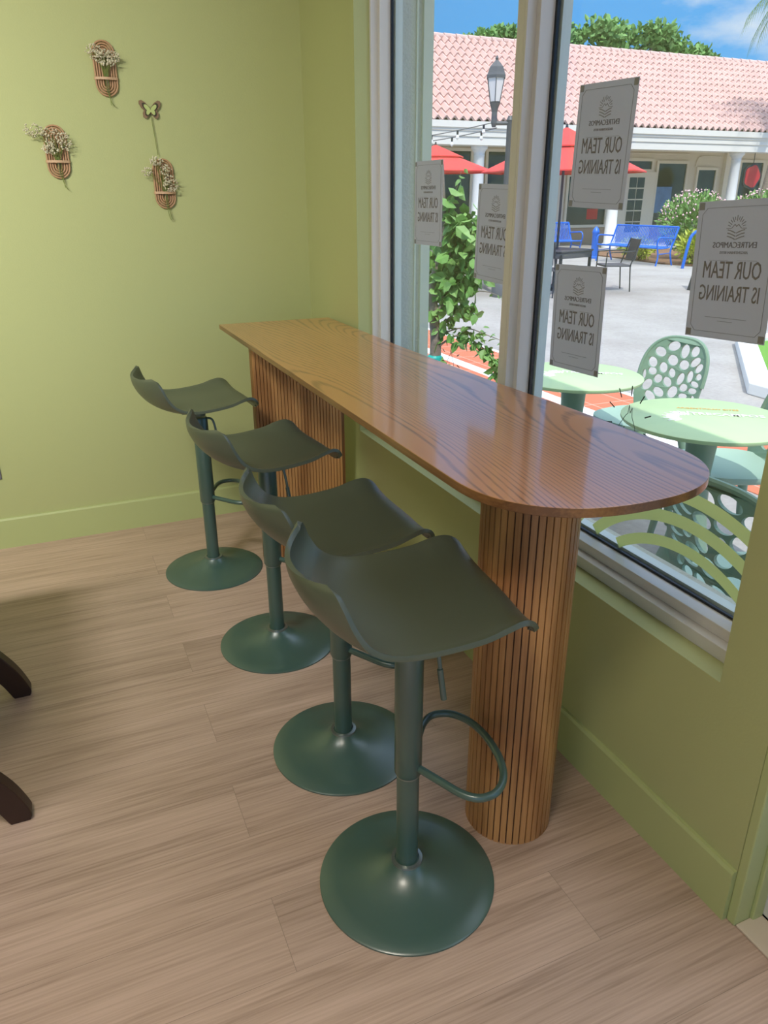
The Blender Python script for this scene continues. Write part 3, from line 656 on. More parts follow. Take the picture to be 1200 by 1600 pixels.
# ---- cafe tables
def cafe_table(x, y, label, with_print):
    r = empty('cafe_table', (x, y, G), 0, label, 'table', 'round mint cafe tables outside the window')
    MB().lathe([(.30, .700), (.318, .703), (.323, .710), (.323, .718), (.320, .72)], n=72).build('tabletop', M['mint'], r, smooth=True, angle=40)
    MB().lathe([(.14, 0), (.135, .02), (.09, .16), (.062, .34), (.052, .5), (.062, .66), (.09, .70)], n=36).build('pedestal', M['sage'], r, smooth=True, angle=60)
    pr = MB()
    for k in range(14):
        a = math.radians(20 + 140 * k / 13) + .5; r0, r1 = (.045, .085) if k % 2 else (.035, .1)
        pr.obox(((r0 + r1) / 2 * math.cos(a) - .06, (r0 + r1) / 2 * math.sin(a) + .03, .7212), (math.cos(a) * (r1 - r0) / 2, math.sin(a) * (r1 - r0) / 2, 0), (-math.sin(a) * .004, math.cos(a) * .004, 0), (0, 0, .0006))
    vs, fs = text_mesh('ENTRECAMPOS', .05, bold=.001); ca, sa = math.cos(-.62), math.sin(-.62)
    tw = MB().add([(px * ca - py * sa + .07, px * sa + py * ca + .0, .7216 + pz) for px, py, pz in vs], fs); 
    pr.add(tw.v, tw.f)
    pr.build('printed_logo', M['white'], r)
    if with_print:
        vs, fs = text_mesh('ARGENTINIAN BITES', .026)
        MB().add([(px * ca - py * sa + .10, px * sa + py * ca + .09, .7216 + pz) for px, py, pz in vs], fs).build('printed_tagline', M['orange'], r)
    return r
cafe_table(1.17, -1.35, 'round mint green cafe table with a printed logo, nearer of the two', True)
cafe_table(1.18, -.50, 'round mint green cafe table behind the lowest poster, farther of the two', False)

# ---- moulded chairs with an openwork back
def perforated_back(w2, h, seed):
    """flat outline in (u, v) with oval holes; returned as a filled, extruded mesh"""
    rnd = random.Random(seed)
    cu = D.curves.new('b', 'CURVE'); cu.dimensions = '2D'; cu.fill_mode = 'BOTH'; cu.extrude = .006; cu.bevel_depth = 0
    def spl(pts):
        s = cu.splines.new('POLY'); s.points.add(len(pts) - 1)
        for i, (a, b) in enumerate(pts): s.points[i].co = (a, b, 0, 1)
        s.use_cyclic_u = True
    out = []
    for i in range(41):
        a = PI * i / 40; c, s = math.cos(a), math.sin(a)
        out.append((w2 * math.copysign(abs(c) ** .7, c), h * .45 + h * .55 * abs(s) ** .7))
    out += [(-w2 * .98, h * .2), (-w2 * .86, 0), (w2 * .86, 0), (w2 * .98, h * .2)]
    spl(out)
    def inside(u, v): return (abs(u) / (w2 * .90)) ** 2.6 + (abs(v - h * .5) / (h * .45)) ** 2.6 < 1
    cand = []
    while len(cand) < 1500:
        u, v = rnd.uniform(-w2, w2), rnd.uniform(0, h)
        if inside(u, v): cand.append((u, v))
    pts = cand[:31]
    for _ in range(5):
        acc = [[0, 0, 0] for _ in pts]
        for u, v in cand:
            k = min(range(len(pts)), key=lambda i: (pts[i][0] - u) ** 2 + (pts[i][1] - v) ** 2); acc[k][0] += u; acc[k][1] += v; acc[k][2] += 1
        pts = [(q[0] / q[2], q[1] / q[2]) if q[2] else p for p, q in zip(pts, acc)]
    for i, (u, v) in enumerate(pts):
        mem = [c for c in cand if min(range(len(pts)), key=lambda j: (pts[j][0] - c[0]) ** 2 + (pts[j][1] - c[1]) ** 2) == i]
        cxx = sum((a - u) ** 2 for a, b in mem) / len(mem); cyy = sum((b - v) ** 2 for a, b in mem) / len(mem); cxy = sum((a - u) * (b - v) for a, b in mem) / len(mem)
        th = .5 * math.atan2(2 * cxy, cxx - cyy); m_1 = (cxx + cyy) / 2; m_2 = math.hypot((cxx - cyy) / 2, cxy)
        ra, rb = 2 * math.sqrt(m_1 + m_2) * .84 - .001, 2 * math.sqrt(max(1e-6, m_1 - m_2)) * .80 - .002
        spl([(u + ra * math.cos(t) * math.cos(th) - rb * math.sin(t) * math.sin(th), v + ra * math.cos(t) * math.sin(th) + rb * math.sin(t) * math.cos(th)) for t in [2 * PI * k / 18 for k in range(18)]])
    ob = D.objects.new('b', cu); COL.objects.link(ob); bpy.context.view_layer.update()
    me = D.meshes.new_from_object(ob.evaluated_get(bpy.context.evaluated_depsgraph_get())); D.objects.remove(ob)
    vs = [tuple(v.co) for v in me.vertices]; fs = [tuple(p.vertices) for p in me.polygons]; D.meshes.remove(me)
    return vs, fs, out
def make_cafe_chair():
    r = empty('cafe_chair', (0, 0, 0), 0, 'x', 'chair', 'sage green openwork chairs outside the window')
    vs, fs, out = perforated_back(.205, .40, 11)
    def bend(u, v, d):
        return (.20 + .10 * (v / .4) - .9 * u * u + d, u, .43 + v)
    MB().add([bend(u, v, w_) for u, v, w_ in vs], fs).build('openwork_back', M['sage'], r)
    MB().tube([bend(u, v, 0) for u, v in out[:41]], .011, n=8).build('back_rim', M['sage'], r, smooth=True)
    pl = []
    for i in range(48):
        a = 2 * PI * i / 48; c, s = math.cos(a), math.sin(a); pl.append((.215 * math.copysign(abs(c) ** .75, c), .21 * math.copysign(abs(s) ** .75, s)))
    mb = MB(); n = len(pl); v = [(0, 0, .432)]
    for q, z in ((.6, .434), (.93, .445), (1, .450), (1.0, .43), (.9, .415)): v += [(x * q, y * q, z) for x, y in pl]
    f = [(0, 1 + k, 1 + (k + 1) % n) for k in range(n)] + [(1 + i * n + k, 1 + (i + 1) * n + k, 1 + (i + 1) * n + (k + 1) % n, 1 + i * n + (k + 1) % n) for i in range(4) for k in range(n)]
    f.append(tuple(1 + 4 * n + k for k in reversed(range(n))))
    mb.add(v, f).build('seat', M['sageseat'], r, smooth=True, angle=60)
    for sx, sy in ((1, 1), (1, -1), (-1, 1), (-1, -1)):
        MB().tube([(sx * .15, sy * .15, .425), (sx * .19, sy * .19, .2), (sx * .215, sy * .205, 0)], [.026, .020, .015], n=12).build('leg', M['sage'], r, smooth=True)
    return r
c0 = make_cafe_chair()
for i, (x, y, a, lab) in enumerate([(1.65, -.46, .14, 'sage chair with openwork back standing between the two round tables'),
                                    (1.48, -1.22, -.42, 'sage chair on the far right side of the nearer round table'),
                                    (.70, -2.10, PI + .06, 'sage chair close to the glass, its openwork back seen through the vinyl arches')]):
    o = c0 if i == 0 else copy_tree(c0); o.location = (x, y, G); o.rotation_euler = (0, 0, a); o['label'] = lab

# ---- leafy tree close to the window
def leaf(mb, c, d, n, L, W):
    """pointed leaf folded along its midrib"""
    d = d.normalized(); s = d.cross(n).normalized(); up = s.cross(d)
    p = [c, c + d * L * .3 + s * W * .5 + up * W * .12, c + d * L * .65 + s * W * .42 + up * W * .1, c + d * L - up * L * .08, c + d * L * .65 - s * W * .42 + up * W * .1, c + d * L * .3 - s * W * .5 + up * W * .12, c + d * L * .5]
    mb.add(p, [(0, 1, 6), (1, 2, 6), (2, 3, 6), (3, 4, 6), (4, 5, 6), (5, 0, 6)])
def rv(r): return Vector((r.gauss(0, 1), r.gauss(0, 1), r.gauss(0, 1))).normalized()
rnd = random.Random(5)
tr = empty('young_tree', (1.62, 1.88, G), 0, 'leafy young tree with a grey trunk close outside the far window', 'tree')
trunk = catmull([(0, 0, 0), (.03, .01, .45), (.0, .02, .85), (.06, .0, 1.25), (.05, .03, 1.75)], 5)
MB().tube(trunk, [.052 - .032 * i / (len(trunk) - 1) for i in range(len(trunk))], n=12).build('trunk', M['bark'], tr, smooth=True)
bmb, lf, lf2 = MB(), MB(), MB()
def branch(pts, r0, nl, sz, spread, which=None):
    c = catmull(pts, 5); bmb.tube(c, [r0 * (1 - .8 * i / (len(c) - 1)) for i in range(len(c))], n=6)
    for k in range(nl):
        p = c[min(len(c) - 1, int(rnd.random() ** .7 * len(c)))] + rv(rnd) * spread * rnd.random()
        d = (rv(rnd) + Vector((0, 0, -.9))).normalized(); L = sz * rnd.uniform(.6, 1.25)
        leaf(which or (lf if rnd.random() < .6 else lf2), p, d, rv(rnd), L, L * .62)
branch([(.0, .0, .75), (.08, -.02, 1.0), (.12, -.04, 1.2), (.10, 0, 1.45)], .016, 190, .12, .19)
branch([(.03, 0, .9), (.14, -.08, 1.05), (.24, -.12, 1.22), (.28, -.14, 1.35)], .012, 150, .11, .18)
branch([(.03, 0, .7), (.14, -.07, .85), (.24, -.12, .98), (.26, -.14, 1.10)], .012, 170, .11, .17)
branch([(.0, 0, .55), (.12, -.06, .66), (.2, -.1, .72), (.27, -.14, .70)], .011, 70, .085, .09)
branch([(.0, .0, .40), (.16, -.10, .52), (.30, -.17, .46), (.42, -.25, .34), (.44, -.26, .22)], .010, 80, .10, .08)
branch([(.0, .0, .50), (.20, -.12, .58), (.38, -.23, .52), (.52, -.30, .46)], .007, 30, .075, .06)
branch([(.0, .0, .2), (.06, -.03, .30), (.10, -.05, .26)], .008, 30, .08, .05)
branch([(.0, .0, 1.2), (.10, -.04, 1.45), (.16, -.08, 1.7)], .008, 16, .06, .05)
branch([(.0, .0, .8), (.3, -.19, .86), (.48, -.30, .80)], .006, 6, .04, .03)
bmb.build('branches', M['bark'], tr); o1 = lf.build('foliage', M['leaf'], tr); lf2.build('young_foliage', M['leaf2'], tr)
MB().lathe([(.052, .30), (.06, .31), (.06, .345), (.05, .36)], (.02, .005, 0), 14).obox((.05, -.05, .26), (.004, .012, 0), (.012, -.006, .0), (0, 0, .05)).build('ribbon', M['teal'], tr)

# ---- opposite shop building
EY, EZ, RY, RZ = 16.6, 3.37, 20.3, 5.96
BX0, BX1 = 2.0, 38.0
bl = empty('shop_building', (20, 19, G), 0, 'long shop building across the plaza with pink tiled roof and white columns', 'building')
def B(mb): mb.v = [(x - 20, y - 19, z - G) for x, y, z in mb.v]; return mb
def roof():
    nper = int((BX1 - BX0) / .255); k = 8; rows = 12; v = []; f = []
    sl_ = Vector((0, RY - EY, RZ - EZ)); nrm = Vector((0, -(RZ - EZ), RY - EY)).normalized()
    xs = [BX0 + .255 * i / k for i in range(nper * k + 1)]
    def h(i):
        ph = (i % k) / k; return .055 * math.sin(2 * PI * ph) + .014 * math.sin(4 * PI * ph)
    cnt = 0
    for r in range(rows):
        for (t, up) in ((r / rows, .055), ((r + 1.05) / rows, 0.0)):
            b_ = Vector((0, EY, EZ)) + sl_ * t
            for i, x in enumerate(xs):
                p = b_ + nrm * (h(i) + up); v.append((x, p.y, p.z))
        n = len(xs); b0 = r * 2 * n
        for i in range(n - 1): f.append((b0 + i, b0 + i + 1, b0 + n + i + 1, b0 + n + i))
    # butt ends of the courses
    for r in range(rows):
        n = len(xs); b0 = r * 2 * n; base = len(v)
        b_ = Vector((0, EY, EZ)) + sl_ * (r / rows)
        for i, x in enumerate(xs):
            p = b_ + nrm * (h(i) - .012); v.append((x, p.y, p.z))
        for i in range(n - 1): f.append((b0 + i, base + i, base + i + 1, b0 + i + 1))
    return MB().add(v, f)
B(roof()).build('tiled_roof', M['rooftile'], bl)
B(MB().add([(BX0, EY + .02, EZ - .06), (BX1, EY + .02, EZ - .06), (BX1, RY, RZ - .08), (BX0, RY, RZ - .08), (BX0, 25, 3.2), (BX1, 25, 3.2)], [(0, 1, 2, 3), (3, 2, 5, 4)])).build('roof_deck', M['rooftile'], bl)
rc = MB()
x = BX0
while x < BX1:
    rc.tube([(x, RY, RZ + .0), (x + .40, RY, RZ + .0)], [.105, .09], n=12); x += .42
B(rc).build('ridge_tiles', M['rooftile'], bl)
fa = MB()
fa.box(BX0, BX1, EY + .07, EY + .45, 2.98, EZ - .02).box(BX0, BX1, EY + .0, EY + .3, 3.19, EZ - .02).box(BX0, BX1, EY + .04, EY + .32, 3.12, 3.19).box(BX0, BX1, EY + .10, EY + .75, 2.77, 2.98)
B(fa).build('fascia', M['fascia'], bl)
B(MB().box(BX0, BX1, EY + .4, 19, 2.95, 3.05)).build('walkway_ceiling', M['cream'], bl)
B(MB().box(BX0, BX1, 19, 25, G, 3.2)).build('wall', M['cream'], bl)
B(MB().box(BX0, BX1, 18.96, 19, G, .45)).build('brick_plinth', mat('tan_brick', (.46, .33, .24), .9), bl)
for x in (5.86, 10.78, 15.70, 20.60, 25.5, 30.4):
    B(MB().lathe([(.23, G), (.23, G + .12), (.185, G + .16), (.165, 1.2), (.15, 2.50), (.165, 2.52), (.15, 2.56), (.17, 2.62), (.21, 2.68), (.24, 2.70), (.24, 2.77)], (x, 17.05, 0), 28)).build('column', M['white'], bl, smooth=True, angle=50)
def bwin(x0, x1, z0, z1, nx=0, nz=0, m='shopglass', fr=.09):
    f = MB(); f.box(x0 - fr, x1 + fr, 18.93, 19, z0 - fr, z0).box(x0 - fr, x1 + fr, 18.93, 19, z1, z1 + fr).box(x0 - fr, x0, 18.93, 19, z0, z1).box(x1, x1 + fr, 18.93, 19, z0, z1)
    for i in range(1, nx): xx = x0 + (x1 - x0) * i / nx; f.box(xx - .015, xx + .015, 18.95, 19, z0, z1)
    for i in range(1, nz): zz = z0 + (z1 - z0) * i / nz; f.box(x0, x1, 18.95, 19, zz - .015, zz + .015)
    p = B(f).build('shop_window', M['cream2'], bl)
    B(MB().box(x0, x1, 18.975, 18.99, z0, z1)).build('pane', M[m], p)
for x0, x1 in ((3.2, 4.9), (6.9, 9.0), (9.35, 11.60), (12.22, 14.4)): bwin(x0, x1, .55, 2.74)
bwin(15.35, 16.95, .55, 2.05); bwin(17.65, 18.75, 2.30, 2.55)
bwin(19.07, 20.33, .5, 2.49); bwin(20.9, 21.72, .5, 2.30); bwin(22.92, 24.0, .5, 2.57); bwin(25, 27, .5, 2.5); bwin(28, 30, .5, 2.5)
dd = B(MB().box(17.45, 18.95, 18.90, 19, G, 2.22)).build('shop_door', M['cream2'], bl)
g = MB()
for i in range(2):
    for j in range(5): g.box(17.83 + i * .34, 18.13 + i * .34, 18.885, 18.905, .28 + j * .36, .60 + j * .36)
B(g).build('door_panes', M['shopglass'], dd)
B(MB().box(19.10, 19.80, 18.965, 18.972, .9, 1.75)).build('blue_window_picture', M['poster_blue'], bl)
B(MB().box(16.2, 16.65, 18.965, 18.972, .72, 1.05)).build('red_window_notice', M['redsign'], bl)
# pilasters and arched moulding
for x0, x1, y0 in ((22.05, 22.55, 18.85), (14.9, 15.15, 18.9), (17.1, 17.35, 18.9), (11.75, 12.05, 18.9)): B(MB().box(x0, x1, y0, 19, G, 2.95)).build('pilaster', M['cream2'], bl)
am = catmull([(20.75, 18.97, 2.40), (20.80, 18.97, 2.62), (21.0, 18.97, 2.74), (21.9, 18.97, 2.74)], 5)
B(MB().tube(am, .02, n=6)).build('moulding', M['cream2'], bl); B(MB().tube([(17.3, 18.97, 2.80), (20.4, 18.97, 2.80)], .02, n=6)).build('moulding', M['cream2'], bl)

# round red sign hanging in the walkway
sg = MB()
pts = []
for i in range(40):
    a = 2 * PI * i / 40; q = .40 + .025 * math.cos(5 * a); pts.append((q * math.cos(a), q * math.sin(a)))
n = len(pts)
rs = empty('hanging_sign', (21.3, 16.95, 2.05), 0, 'scalloped red hanging sign with dark rim at the right edge', 'sign')
for nm, sc, y0, y1, mm in (('rim', 1.0, -.03, .03, 'black'), ('red_face', .84, -.04, .04, 'redsign')):
    MB().add([(a * sc, y, b * sc) for y in (y0, y1) for a, b in pts], [tuple(range(n)), tuple(reversed(range(n, 2 * n)))] + [(k, (k + 1) % n, n + (k + 1) % n, n + k) for k in range(n)]).build(nm, M[mm], rs)
MB().tube([(0, 0, .38), (0, 0, .76)], .012, n=6).build('hanger', M['black'], rs)

# ---- blue benches, bollard, hooped rack
def make_bench():
    r = empty('slatted_bench', (0, 0, 0), 0, 'x', 'bench', 'blue slatted metal benches across the plaza')
    # local: x along length (2.0 m), -y is the front
    L = .95; s = MB(); n = 38
    for i in range(n + 1):
        x = -L + 2 * L * i / n
        s.tube(catmull([(x, -.02, .40), (x, .08, .385), (x, .38, .40), (x, .47, .50), (x, .60, .84)], 3), .014, n=4)
    s.build('slats', M['blue'], r)
    MB().tube([(-L - .02, .61, .85), (L + .02, .61, .85)], .022, n=8).tube([(-L - .02, -.03, .40), (L + .02, -.03, .40)], .02, n=8).tube([(-L, .40, .40), (L, .40, .40)], .015, n=8).build('rails', M['blue'], r, smooth=True)
    for sx in (-1, 1):
        x = sx * (L + .03)
        MB().tube(catmull([(x, -.02, 0), (x, .02, .2), (x, -.03, .40), (x, -.06, .52), (x, .0, .62), (x, .2, .62), (x, .49, .60)], 4), .018, n=8).tube(catmull([(x, .61, .85), (x, .5, .55), (x, .42, .30), (x, .52, .0)], 4), .02, n=8).tube([(x, .0, .26), (x, .43, .28)], .012, n=6).build('end_frame', M['blue'], r, smooth=True)
    return r
b0 = make_bench(); b0.location = (12.1, 11.98, G); b0.rotation_euler = (0, 0, -PI / 2 + .10); b0['label'] = 'blue slatted bench right of the blue bollard, in front of the shrubs'
b1 = copy_tree(b0); b1.location = (11.62, 14.45, G); b1.rotation_euler = (0, 0, 0); b1['label'] = 'blue slatted bench left of the blue bollard, behind the dark table'
bo = MB().lathe([(.115, 0), (.115, .04), (.088, .06), (.085, .62), (.095, .64), (.095, .67), (.085, .69), (.07, .74), (.03, .78), (.012, .80)], n=24).build('bollard', M['blue'], smooth=True, angle=40, loc=(12.42, 13.61, G)); tag(bo, 'blue post bollard standing between the two blue benches', 'bollard')
hr = MB().tube(catmull([(0, 0, 0), (.04, -.03, .45), (.10, -.06, .72), (.28, -.16, .84), (.50, -.28, .80), (.62, -.35, .45), (.62, -.35, 0)], 5), .035, n=10).build('bike_rack', M['blue'], smooth=True, loc=(12.3, 10.27, G)); tag(hr, 'bent blue tube rack right of the bench, half behind the largest poster', 'bike rack')

# ---- shrubs and bed
bed = MB().prism([(12.95, 12.9), (12.7, 11.4), (13.0, 10.3), (14.2, 9.6), (19.5, 9.4), (20, 15.5), (13.2, 15.5)], G, G + .03).build('planting_bed', M['mulch']); tag(bed, 'brown mulch bed behind the right blue bench', 'planting bed', kind='stuff')
def shrub(name, x, y, sx, sy, h, n, mats, L, label, cat, flowers=0, seed=1, z0=.1):
    rnd = random.Random(seed); r = empty(name, (x, y, G), 0, label, cat)
    a = MB()
    for k in range(n):
        d = rv(rnd); q = rnd.random() ** .4; p = Vector((d.x * sx * q, d.y * sy * q, z0 + (h - z0) * .5 + d.z * (h - z0) * .5 * q))
        leaf(a, p, (d + Vector((0, 0, .6)) + rv(rnd) * .8), rv(rnd), L * rnd.uniform(.7, 1.3), L * .4)
    a.build('foliage', M[mats], r)
    s = MB()
    for k in range(9):
        q = 2 * PI * k / 9; s.tube([(.05 * math.cos(q), .05 * math.sin(q), 0), (sx * .6 * math.cos(q), sy * .6 * math.sin(q), h * .75)], [.02, .006], n=5)
    s.build('stems', M['bark'], r)
    if flowers:
        f = MB()
        for k in range(flowers):
            d = rv(rnd); d.z = abs(d.z); p = Vector((d.x * sx, d.y * sy, z0 + (h - z0) * .5 + d.z * (h - z0) * .55)); blob(f, p + rv(rnd) * .05, rnd.uniform(.018, .036))
        b = f.build('blossoms', M['pink'], r); b['kind'] = 'stuff'
shrub('oleander', 14.35, 12.2, .95, .7, 1.60, 1500, 'leaf2', .15, 'green oleander with pink blossoms rising behind the blue hooped rack', 'shrub', 260, 21, .2)
shrub('oleander', 16.75, 12.2, 1.15, .8, 1.60, 1500, 'leaf2', .15, 'pink flowering oleander above the largest poster at the right', 'shrub', 260, 22, .2)
shrub('croton', 13.2, 10.85, .42, .42, .72, 500, 'leafy', .16, 'low yellow green shrub at the right end of the blue bench', 'shrub', 0, 23)
shrub('croton', 13.75, 9.75, .45, .4, .62, 400, 'leafy', .16, 'low yellow green shrub just behind the blue hooped rack', 'shrub', 0, 24)
shrub('croton', 12.98, 12.6, .2, .6, .5, 400, 'leafy', .14, 'low yellow green shrub seen under the slats of the right bench', 'shrub', 0, 25)
shrub('hedge_shrub', 5.6, 9.0, .9, .7, 1.15, 900, 'leaf', .16, 'dense green shrub beyond the young tree, left of the blue bench', 'shrub', 0, 26)

# ---- umbrellas
def make_umbrella(x, y, hem, apex, R, rz, label):
    r = empty('patio_umbrella', (x, y, G), rz, label, 'umbrella', 'red patio umbrellas on the plaza')
    def canopy(r0, z0, r1, z1, sag, drop):
        n = 8; v = []; f = []
        for k in range(n * 4):
            a = 2 * PI * k / (n * 4); m = (k % 4) / 4; e = math.cos(PI / n) / math.cos((m * 2 * PI / n) - PI / n)
            for (rr, zz) in ((r0, z0), ((r0 + r1) / 2, (z0 + z1) / 2 - sag), (r1, z1), (r1, z1 - drop)):
                v.append((rr * e * math.cos(a), rr * e * math.sin(a), zz))
        N_ = n * 4
        for k in range(N_):
            j = (k + 1) % N_
            for q in range(3): f.append((k * 4 + q, k * 4 + q + 1, j * 4 + q + 1, j * 4 + q))
        return MB().add(v, f)
    for nm, mb in (('canopy', canopy(.06, apex - .06, R, hem, .01, .02)), ('vent_cap', canopy(.015, apex, .46 * R, lerp(apex - .06, hem, .42) + .022, .0, .02))):
        o = mb.build(nm, M['red'], r); sld = o.modifiers.new('t', 'SOLIDIFY'); sld.thickness = .006
    MB().tube([(0, 0, 0), (0, 0, apex - .02)], .022, n=12).build('pole', M['greym'], r, smooth=True)
    MB().tube([(0, 0, apex - .02), (0, 0, apex + .05)], [.03, .015], n=10).build('finial', M['black'], r)
    rb = MB()
    for k in range(8):
        a = 2 * PI * k / 8; rb.tube([(.03 * math.cos(a), .03 * math.sin(a), apex - .14), (R * .97 * math.cos(a), R * .97 * math.sin(a), hem - .02)], .008, n=5)
    rb.build('ribs', M['greym'], r)
    MB().lathe([(.25, 0), (.25, .05), (.04, .09), (.04, .3)], n=24).build('base', M['black'], r)
make_umbrella(6.75, 11.9, 1.93 + .08, 2.44 + .08, 1.28, .45, 'red patio umbrella at the left, its edge over the leafy tree')
make_umbrella(7.20, 8.05, 1.83 + .08, 2.50 + .08, 1.38, .30, 'red patio umbrella behind the centre mullion, over the dark table')

# ---- dark patio table and chairs
pt = empty('patio_table', (7.12, 7.95, G), .3, 'dark metal patio table under the red umbrella', 'table')
MB().box(-.45, .45, -.45, .45, .66, .69).build('tabletop', M['greym'], pt, bevel=.01)
MB().box(-.43, .43, -.43, .43, .56, .66).build('apron', M['greym'], pt)
for sx in (-1, 1):
    for sy in (-1, 1): MB().box(sx * .41 - .02, sx * .41 + .02, sy * .41 - .02, sy * .41 + .02, 0, .6).build('leg', M['black'], pt)
def make_pchair():
    r = empty('patio_chair', (0, 0, 0), 0, 'x', 'chair', 'dark metal patio chairs around the dark table')
    MB().box(-.24, .22, -.24, .24, .41, .44).build('seat', M['greym'], r, bevel=.006)
    b = MB()
    b.obox((-.33, 0, .68), (-.035, 0, .17), (0, .22, 0), (.006, 0, .002)); b.build('backrest', M['greym'], r)
    for sy in (-1, 1):
        MB().tube([(-.26, sy * .24, 0), (-.22, sy * .24, .42), (-.36, sy * .23, .86)], .012, n=8).build('rear_leg', M['black'], r)
        MB().tube([(.22, sy * .24, 0), (.20, sy * .24, .64), (-.28, sy * .24, .66)], .012, n=8).build('front_leg', M['black'], r)
    return r
p0 = make_pchair()
for i, (x, y, a, lab) in enumerate([(8.0, 7.5, PI - .35, 'dark patio chair on the right side of the dark table'), (6.45, 7.35, .75, 'dark patio chair on the near left side of the dark table')]):
    o = p0 if i == 0 else copy_tree(p0); o.location = (x, y, G); o.rotation_euler = (0, 0, a); o['label'] = lab
# a-board leg behind the poster
ab = empty('a_frame_sign', (9.55, 6.75, G), .2, 'dark folding pavement sign mostly hidden by the largest poster', 'sign')
for s in (-1, 1):
    MB().obox((s * .13, 0, .42), (s * -.13, 0, .42), (0, .26, 0), (.012, 0, .004)).build('sign_panel', M['black'], ab)

# ---- street lamp
lp = empty('street_lamp', (5.77, 7.53, G), 0, 'grey street lamp post with a lantern on its left arm', 'street lamp')
U2 = Vector((.9163, -.4006, 0)).normalized()
LS = .93; LZ = 2.56
MB().lathe([(.16, 0), (.15, .25), (.075, .32), (.055, .5), (.045, LZ + .02), (.06, LZ + .04), (.03, LZ + .10)], n=20).build('post', M['greym'], lp, smooth=True, angle=50)
MB().tube([-U2 * .26 + Vector((0, 0, LZ)), U2 * .26 + Vector((0, 0, LZ))], .03, n=10).build('cross_arm', M['greym'], lp)
for s in (-1, 1):
    c = U2 * (.245 * s); z = 0
    hd = MB().lathe([(.03, z - .06), (.05, z), (.045, z + .16), (.06, z + .22), (.09, z + .30)], (c.x, c.y, 0), 16).lathe([(.17, z + .64), (.17, z + .68), (.15, z + .72), (.12, z + .80), (.05, z + .87), (.02, z + .90), (.03, z + .92), (.01, z + .96)], (c.x, c.y, 0), 6).build('lantern', M['greym'], lp)
    MB().lathe([(.085, z + .31), (.15, z + .64)], (c.x, c.y, 0), 6).build('lantern_glass', M['lampgl'], hd)
    fr_ = MB()
    for k in range(6):
        a = 2 * PI * k / 6; fr_.tube([(c.x + .088 * math.cos(a), c.y + .088 * math.sin(a), z + .30), (c.x + .155 * math.cos(a), c.y + .155 * math.sin(a), z + .65)], .008, n=4)
    fr_.build('lantern_ribs', M['greym'], hd)
    for q in [hd] + list(hd.children):
        for v_ in q.data.vertices: v_.co = ((v_.co.x - c.x) * LS + c.x, (v_.co.y - c.y) * LS + c.y, v_.co.z * LS + LZ)

# ---- festoon lights
def festoon(p0, p1, sag, n, label):
    p0, p1 = Vector(p0), Vector(p1); r = empty('string_lights', tuple(p0), 0, label, 'string lights', 'string lights over the plaza')
    q = [(p1 - p0) * (i / 16) + Vector((0, 0, -4 * sag * (i / 16) * (1 - i / 16))) for i in range(17)]
    MB().tube(q, .007, n=5).build('cable', M['greym'], r)
    for k in range(n):
        t = (k + .5) / n; c = (p1 - p0) * t + Vector((0, 0, -4 * sag * t * (1 - t)))
        b = MB().lathe([(.015, -.06), (.018, -.0)], tuple(c), 8).build('bulb', M['black'], r); MB().lathe([(.008, -.13), (.028, -.10), (.018, -.06)], tuple(c), 8).build('bulb_glass', M['bulb'], b)
festoon((2.3, 9.0, 2.12), (5.58, 7.60, 2.50), .10, 9, 'nearer cable of string lights reaching the street lamp')
festoon((3.1, 11.6, 2.40), (5.62, 7.66, 2.42), .18, 9, 'farther, more sagging cable of string lights reaching the street lamp')

# ---- trees beyond the roof and the palm
def crown_tree(x, y, h, blobs, label, seed, n=260):
    rnd = random.Random(seed); r = empty('background_tree', (x, y, G), 0, label, 'tree')
    t = MB().tube([(0, 0, 0), (.2, 0, h * .5), (0, 0, h * .72)], [.35, .28, .18], n=10)
    for (bx, by, bz, br) in blobs: t.tube([(0, 0, h * .6), (bx * .6, by * .6, (h * .6 + bz) / 2 + .3), (bx, by, bz)], [.16, .10, .04], n=6)
    t.build('trunk', M['bark'], r)
    a = MB()
    for (bx, by, bz, br) in blobs:
        for k in range(n):
            d = rv(rnd); q = rnd.random() ** .45 * br; p = Vector((bx + d.x * q * 1.25, by + d.y * q, bz + d.z * q * .62)); leaf(a, p, rv(rnd) + Vector((0, 0, .5)), rv(rnd), rnd.uniform(.22, .4), .2)
    a.build('foliage', M['treeleaf'], r)
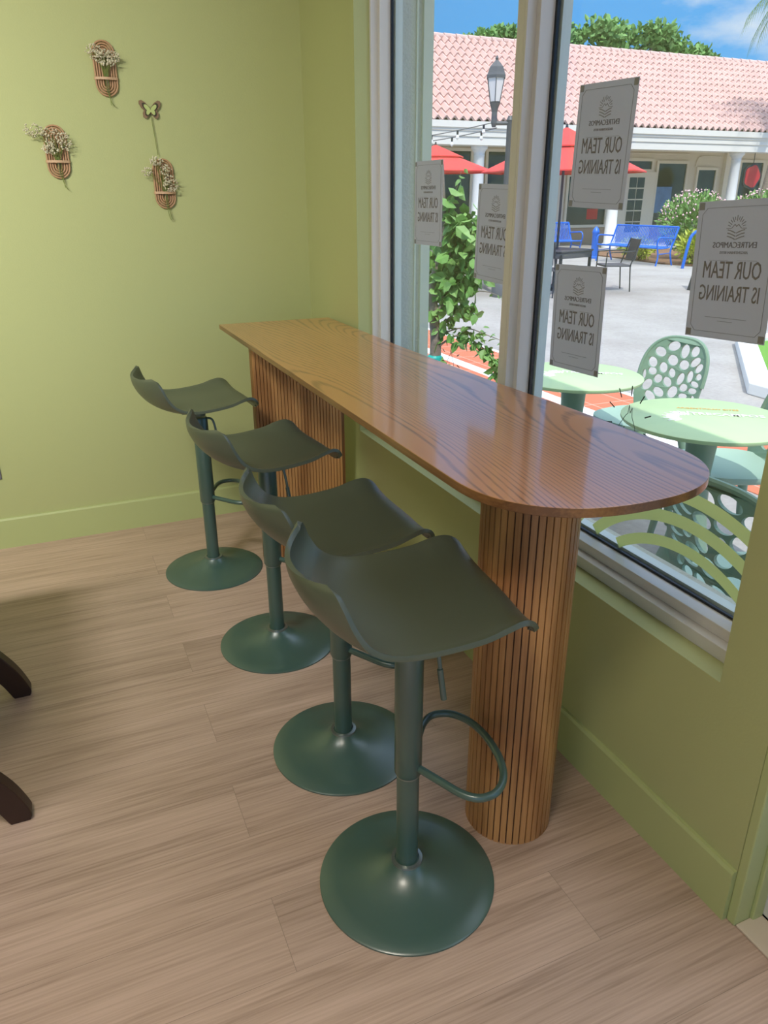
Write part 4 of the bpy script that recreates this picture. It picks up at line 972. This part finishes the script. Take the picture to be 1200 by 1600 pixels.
crown_tree(28.3, 32.0, 9.3, [(-5.6, 0, 8.1, .7), (-4.3, 0, 8.6, .8), (-2.6, -.5, 8.9, .95), (-.8, .5, 9.0, 1.0), (.9, -.4, 9.0, .95), (2.5, .3, 8.7, .9), (4.0, 0, 8.3, .8), (5.0, 0, 7.9, .7), (-1.6, 0, 8.0, .9), (0.2, .3, 8.0, .9), (2.0, 0, 7.8, .9), (3.4, 0, 7.6, .8), (-3.6, 0, 7.8, .8)], 'wide green tree crown above the roof ridge on the right', 31, 420)
crown_tree(23.1, 36.3, 9.4, [(-1.8, 0, 8.9, .5), (-.8, 0, 9.15, .6), (.2, .2, 9.35, .7), (1.1, 0, 9.2, .7), (0, 0, 8.5, .9)], 'smaller green tree top above the ridge beside the centre mullion', 32, 300)
pm = empty('palm_tree', (20.1, 15.3, G), 0, 'palm tree at the right edge, one frond hanging into the sky', 'palm tree')
MB().tube(catmull([(-.15, 0, 0), (.15, 0, 1.6), (.62, .1, 4.2), (1.1, .1, 7.3)], 6), [.20 - .05 * i / 18 for i in range(19)], n=14).build('trunk', M['bark'], pm, smooth=True)
for k in range(15):
    rnd = random.Random(90 + k); a = 2 * PI * k / 15 + .2; dr_ = rnd.uniform(.2, 1.5); Lp = rnd.uniform(1.9, 2.4)
    c = [Vector((1.1, .1, 7.3)) + Vector((math.cos(a) * Lp * t * (1 - .25 * t * dr_ / 1.5), math.sin(a) * Lp * t * (1 - .25 * t * dr_ / 1.5), 1.0 * t - (1.2 + dr_) * t * t)) for t in [i / 14 for i in range(15)]]
    mb = MB().tube(c, [.025 - .018 * i / 14 for i in range(15)], n=5)
    for i in range(1, 15):
        t = (c[i] - c[i - 1]).normalized(); s = t.cross(Vector((0, 0, 1))).normalized()
        for sg_ in (-1, 1):
            for e_ in (0, .5):
                p = c[i] - (c[i] - c[i - 1]) * e_; q = p + s * sg_ * .42 * math.sin(PI * min(.95, (i - e_ + 2) / 17)) + t * .22 + Vector((0, 0, -.38)); w_ = t * .022
                mb.add([p - w_, p + w_, q], [(0, 1, 2)])
    mb.build('frond', M['palmleaf'], pm)
